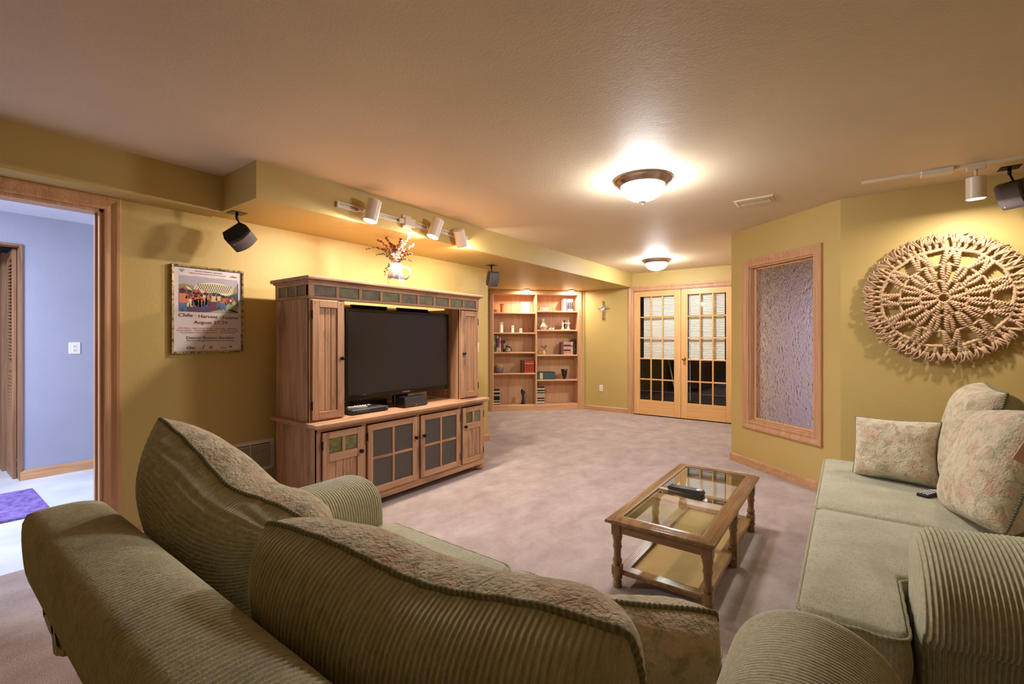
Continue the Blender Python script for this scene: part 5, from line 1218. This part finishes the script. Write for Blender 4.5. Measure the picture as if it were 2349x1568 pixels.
t = NT('welt').set(.9, 0, .1, .2); c = t.n('ShaderNodeTexCoord'); sp = t.n('ShaderNodeSeparateXYZ'); t.l(c.outputs['UV'], sp.inputs[0])
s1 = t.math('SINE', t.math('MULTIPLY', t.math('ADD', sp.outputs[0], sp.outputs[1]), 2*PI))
t.base(t.ramp(t.math('ADD', t.math('MULTIPLY', s1, .5), .5), [(.2, lin((146, 143, 116))), (.75, lin((170, 166, 134)))])); M['welt'] = t.m  # shade between the welt's twists painted in as a darker tone

def pillow(name, label, cat, C_, W_, H_, T_, rotz, tilt, inpl, front='chenille_pattern', back='corduroy', rib='V', pitch=.0115, group=None, pinch=.07, ear=.0, deform=None, post=None, cord_r=.0065, rnd=.09, wr=1.0, seed=1.0, dense=False, sharp=.5):
    """loose cushion: front panel (+y), back panel (-y), corded seam"""
    root = thing(name, label, cat, C_, rotz, group)
    R3 = np.array((Matrix.Rotation(tilt, 3, 'X') @ Matrix.Rotation(inpl, 3, 'Y')))
    def base(a, b_):
        k = 1-pinch*(1-b_**2)*np.abs(a)**3; k2 = 1-pinch*(1-a**2)*np.abs(b_)**3; e_ = 1+ear*np.abs(a*b_)**4-rnd*np.abs(a*b_)**3
        return W_/2*a*k*e_, H_/2*b_*k2*e_
    def panel(nm, sgn, mat, nu, nv, ribs):
        a, b_ = np.meshgrid(np.sin(np.linspace(-PI/2, PI/2, nu)) if not ribs else np.linspace(-1, 1, nu), np.sin(np.linspace(-PI/2, PI/2, nv)) if not ribs else np.linspace(-1, 1, nv), indexing='ij')
        x, z_ = base(a, b_)
        th = T_/2*(np.clip((1-a**4)*(1-b_**4), 0, 1)**sharp)*(1+.10*np.sin(1.7*a+seed)*np.cos(1.3*b_+seed*.5))
        y = sgn*th
        P_ = np.stack([x, y, z_], -1)
        pk = np.exp(-(1-np.abs(b_))/.14)*np.sin(a*23+seed*2)*.5+np.exp(-(1-np.abs(a))/.14)*np.sin(b_*19+seed)*.5
        lump = .010*fbm(P_, 9, seed)+.0045*fbm(P_, 22, seed*2)+.0035*pk
        n_ = normals(P_, flip=False); n_ = n_*np.sign((n_[..., 1:2]*sgn).mean())
        env = np.clip((1-a**8)*(1-b_**8), 0, 1)[..., None]
        P_ = P_+n_*(lump*wr)[..., None]*env
        if ribs == 'V': u_ = x/pitch; P_ = P_+n_*(.0031*np.cos(2*PI*u_))[..., None]*env; UV = np.stack([u_, z_/.012], -1)
        elif ribs == 'H': u_ = z_/pitch; P_ = P_+n_*(.0031*np.cos(2*PI*u_))[..., None]*env; UV = np.stack([u_, x/.012], -1)
        else: UV = np.stack([x/.012, z_/.012], -1)
        if deform is not None: P_ = deform(P_, a, b_)
        P_ = P_ @ R3.T
        if post is not None: P_ = post(P_)
        return surf(nm, P_, UV, mat, root)
    panel('front_panel', 1, front, 70, 60, None)
    if rib == 'V': panel('back_panel', -1, back, int(W_/pitch*6), 70, 'V')
    elif rib == 'H': panel('back_panel', -1, back, 90, int(H_/pitch*6), 'H')
    else: panel('back_panel', -1, back, 70, 60, None)
    t_ = np.linspace(-1, 1, 60, endpoint=False); per_a = np.concatenate([t_, np.ones(60), -t_, -np.ones(60)]); per_b = np.concatenate([-np.ones(60), t_, np.ones(60), -t_])
    x, z_ = base(per_a, per_b); E_ = np.stack([x, np.zeros_like(x), z_], -1)
    if deform is not None: E_ = deform(E_[:, None], per_a[:, None], per_b[:, None])[:, 0]
    for _ in range(2): E_ = (np.roll(E_, 1, 0)+2*E_+np.roll(E_, -1, 0))/4
    E_ = E_ @ R3.T
    if post is not None: E_ = post(E_); E_[:, 2] += np.where(E_[:, 2] < E_[:, 2].min()+1e-4, cord_r, 0)
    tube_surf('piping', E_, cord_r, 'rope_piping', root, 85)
    return root

# ================================================================== near sofa (its back to the viewer)
so = thing('sofa', 'long olive corduroy sofa seen from behind, its back roll across the foreground', 'sofa', (-1.0, .85, 0), 0, None, True)
SA0, SA1 = -2.14, .135
RAIL = [(.44, .30), (.425, .52), (.410, .70), (.395, .785), (.340, .806), (.270, .806), (.228, .803), (.212, .796), (.207, .775), (.206, .72), (.214, .62), (.236, .575), (.28, .562), (.335, .560), (.345, .50), (.35, .30), (.35, .05)]
roll('back_roll', RAIL, -1.93, -.02, lambda w_, s_, z_: (s_, w_, z_), .0125, 'corduroy_rail', so, .0022, (.06, .06), 64)
ARM = [(0, .10), (0, .45), (.005, .54), (.035, .600), (.11, .635), (.22, .636), (.32, .605), (.385, .545), (.398, .480), (.365, .430), (.315, .415), (.30, .36), (.30, .05)]
roll('arm', ARM, .385, 1.36, lambda w_, s_, z_: (-1.735-w_, s_, z_), .012, 'corduroy_arm', so, .0021, (.03, .05), 60)
ARMN = [(0, .10), (0, .34), (.008, .45), (.040, .545), (.105, .605), (.20, .630), (.30, .605), (.36, .552), (.392, .480), (.375, .430), (.320, .410), (.30, .36), (.30, .05)]
roll('arm', ARMN, .30, 1.40, lambda w_, s_, z_: (-.268+w_, s_, z_), .0105, 'corduroy_arm', so, .0020, (.03, .085), 60)
roll('arm_roll_end', [(0, .40), (.0, .50), (.06, .545), (.16, .548), (.25, .52), (.30, .46), (.28, .41), (.20, .385), (.10, .38), (.03, .385)], .262, .40, lambda w_, s_, z_: (-1.76-w_, s_, z_), .012, 'corduroy', so, .0021, (.07, .0), 48)
slab([(-1.74, .34), (-.26, .34), (-.26, 1.33), (-1.74, 1.33)], .05, .274, .04, so, top='corduroy_arm', names=('deck', 'base_panel', 'base_welt'), crown=0, welt=False)
for x in (-1.98, .0):
    for y in (.42, 1.25): MB().lathe([(.025, 0), (.032, .02), (.030, .07), (0, .07)], 14, Matrix.Translation((x, y, 0))).build('foot', 'black_wood', so, True)
s1_ = thing('seat_cushion', 'olive seat cushion of the near sofa beside the console end', 'cushion', (-1.37, .9, .29), 0, 'seat cushions of the near sofa', True)
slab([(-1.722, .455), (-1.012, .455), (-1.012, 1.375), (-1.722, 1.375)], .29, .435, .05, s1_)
s2_ = thing('seat_cushion', 'olive seat cushion of the near sofa beside the rounded near arm', 'cushion', (-.63, .9, .29), 0, 'seat cushions of the near sofa', True)
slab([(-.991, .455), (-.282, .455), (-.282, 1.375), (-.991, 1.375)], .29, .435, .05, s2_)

def rest(C_, zseat, x=None, zarm=None, rail=None):
    """soft contact in room axes: on the seat, between the arms below their tops, in front of the back roll"""
    def f(Q):
        Q = Q.copy(); Q[..., 2] = np.maximum(Q[..., 2], zseat-C_[2])
        if x:
            s_ = np.clip((zarm+.03-C_[2]-Q[..., 2])/.07, 0, 1); s_ = s_*s_*(3-2*s_)
            Q[..., 0] = Q[..., 0]*(1-s_)+np.clip(Q[..., 0], x[0]-C_[0], x[1]-C_[0])*s_
        if rail:
            zw = Q[..., 2]+C_[2]; yr = np.interp(zw, [.30, .52, .70, .785, .806], [.44, .425, .412, .397, .34])-C_[1]
            Q[..., 1] = np.where(zw < .806, np.maximum(Q[..., 1], yr), Q[..., 1])
        return Q
    return f
def slump1(P_, a, b_):
    Q = P_.copy(); tb_ = np.clip((b_+1)/2, 0, 1)
    Q[..., 2] -= .115*tb_*np.exp(-((a-.30)/.62)**2); Q[..., 1] += .06*tb_*np.clip(a, 0, 1); cr_ = np.clip((a-.35)/.65, 0, 1)*np.clip((b_-.2)/.8, 0, 1); Q[..., 2] -= .15*cr_**1.5; Q[..., 0] -= .05*cr_; return Q
def slump2(P_, a, b_):
    Q = P_.copy(); tb_ = np.clip((b_+1)/2, 0, 1)
    Q[..., 2] -= .035*tb_*np.exp(-((a-.1)/.4)**2); return Q
pillow('back_cushion', 'large back cushion with upright corner beside the doorway, corduroy back and floral front', 'cushion', (-1.455, .590, .715), .74, .59, .30, math.radians(2), math.radians(13), math.radians(6), back='corduroy_knit', rib='H', group='back cushions of the near sofa', deform=slump1, post=rest((-1.455, .590, .715), .462, (-1.725, -1.06), .625, True), seed=1.3, rnd=.0, ear=.03)
pillow('back_cushion', 'large back cushion in the middle of the near sofa, ribbed corduroy back and floral front', 'cushion', (-.635, .592, .668), .88, .53, .29, math.radians(7), math.radians(15), math.radians(-1), group='back cushions of the near sofa', deform=slump2, post=rest((-.635, .592, .668), .462, (-1.06, -.272), .60, True), seed=2.1)
pillow('throw_pillow', 'floral throw pillow with dark piping wedged against the rounded near arm', 'pillow', (-.362, .925, .605), .33, .31, .17, math.radians(40), math.radians(8), math.radians(8), back='chenille_pattern', rib='', post=rest((-.362, .925, .605), .462), seed=3.3)

# ================================================================== far loveseat
lo = thing('loveseat', 'sage green loveseat with rolled arms below the macrame hanging', 'sofa', (.45, 2.75, 0), 0, None, True)
LARM = [(-.05, .10), (-.05, .48), (-.046, .60), (-.02, .66), (.05, .690), (.17, .690), (.30, .655), (.375, .590), (.392, .515), (.370, .468), (.325, .450), (.305, .40), (.30, .05)]
roll('arm', LARM, -.95, -.165, lambda w_, s_, z_: (-s_, 2.03-w_, z_+.10*(-.165-s_)), .0115, 'corduroy', lo, .0026, (.02, .055), 64)
roll('arm', LARM, -.95, -.165, lambda w_, s_, z_: (-s_, 3.66+w_, z_), .0115, 'corduroy', lo, .0026, (.02, .055), 64)
LR = [(.62, .30), (.66, .52), (.70, .70), (.735, .79), (.80, .83), (.87, .81), (.90, .75), (.90, .66), (.885, .58), (.88, .40), (.88, .05)]
roll('back_roll', LR, 2.02, 3.66, lambda w_, s_, z_: (w_+.10, s_, z_), .0115, 'corduroy', lo, .0026, (.05, .05), 60)
slab([(-.085, 1.70), (.17, 1.70), (.17, 2.0), (.92, 2.0), (.92, 3.62), (.17, 3.62), (.17, 3.86), (-.085, 3.86)], .05, .284, .03, lo, top='seat_weave', side='corduroy_arm', names=('deck', 'base_panel', 'base_welt'), crown=0, welt=False, cen=(.05, 2.8))
for x, y in ((0, 1.78), (0, 3.78), (.85, 1.95), (.85, 3.66)): MB().lathe([(.025, 0), (.032, .02), (.030, .06), (0, .06)], 14, Matrix.Translation((x, y, 0))).build('foot', 'black_wood', lo, True)
c1_ = thing('seat_cushion', 'sage seat cushion of the loveseat wrapping round the near rolled arm', 'cushion', (.3, 2.2, .30), 0, 'seat cushions of the loveseat', True)
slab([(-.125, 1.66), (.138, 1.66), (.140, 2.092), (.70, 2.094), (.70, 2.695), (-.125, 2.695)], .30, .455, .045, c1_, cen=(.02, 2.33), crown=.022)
c2_ = thing('seat_cushion', 'sage seat cushion of the loveseat under the small floral pillow', 'cushion', (.3, 3.2, .30), 0, 'seat cushions of the loveseat', True)
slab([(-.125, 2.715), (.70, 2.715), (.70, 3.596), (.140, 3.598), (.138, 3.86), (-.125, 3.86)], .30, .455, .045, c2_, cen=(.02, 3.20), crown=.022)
pillow('back_cushion', 'tall floral back cushion of the loveseat next to the small pillow', 'cushion', (.550, 3.372, .765), .50, .60, .27, math.radians(90), math.radians(12), math.radians(-2), back='corduroy', rib='V', pitch=.014, group='back cushions of the loveseat', seed=4.1, rnd=.03, post=rest((.550, 3.372, .765), .484))
pillow('back_cushion', 'slumped floral back cushion of the loveseat with the card leaning on it', 'cushion', (.520, 2.855, .740), .58, .55, .22, math.radians(98), math.radians(20), math.radians(8), back='chenille_pattern', rib='', group='back cushions of the loveseat', seed=5.2, post=rest((.520, 2.855, .740), .484))
pillow('throw_pillow', 'small square floral throw pillow standing at the far end of the loveseat', 'pillow', (.225, 3.445, .655), .41, .37, .19, math.radians(163), math.radians(18), math.radians(3), back='corduroy', rib='V', pitch=.014, seed=6.4, post=rest((.225, 3.445, .655), .474), cord_r=.0075, rnd=.035, pinch=.09)
rm3 = thing('remote_control', 'dark remote control with pale keys tucked beside the small floral pillow', 'remote control', (.345, 3.19, .484), math.radians(60)); remote(rm3, .15, .05, .02, 'black_plastic', 'white_plastic')
pc = tag(MB().box(-.06, .06, -.002, .002, -.075, .075, .001, 1, Matrix.Identity(4)).build('card', 'pink_card'), 'pale pink card leaning on the slumped floral cushion', 'card'); pc.location = (.585, 2.570, .860); pc.rotation_euler = (math.radians(-30), math.radians(38), math.radians(8))
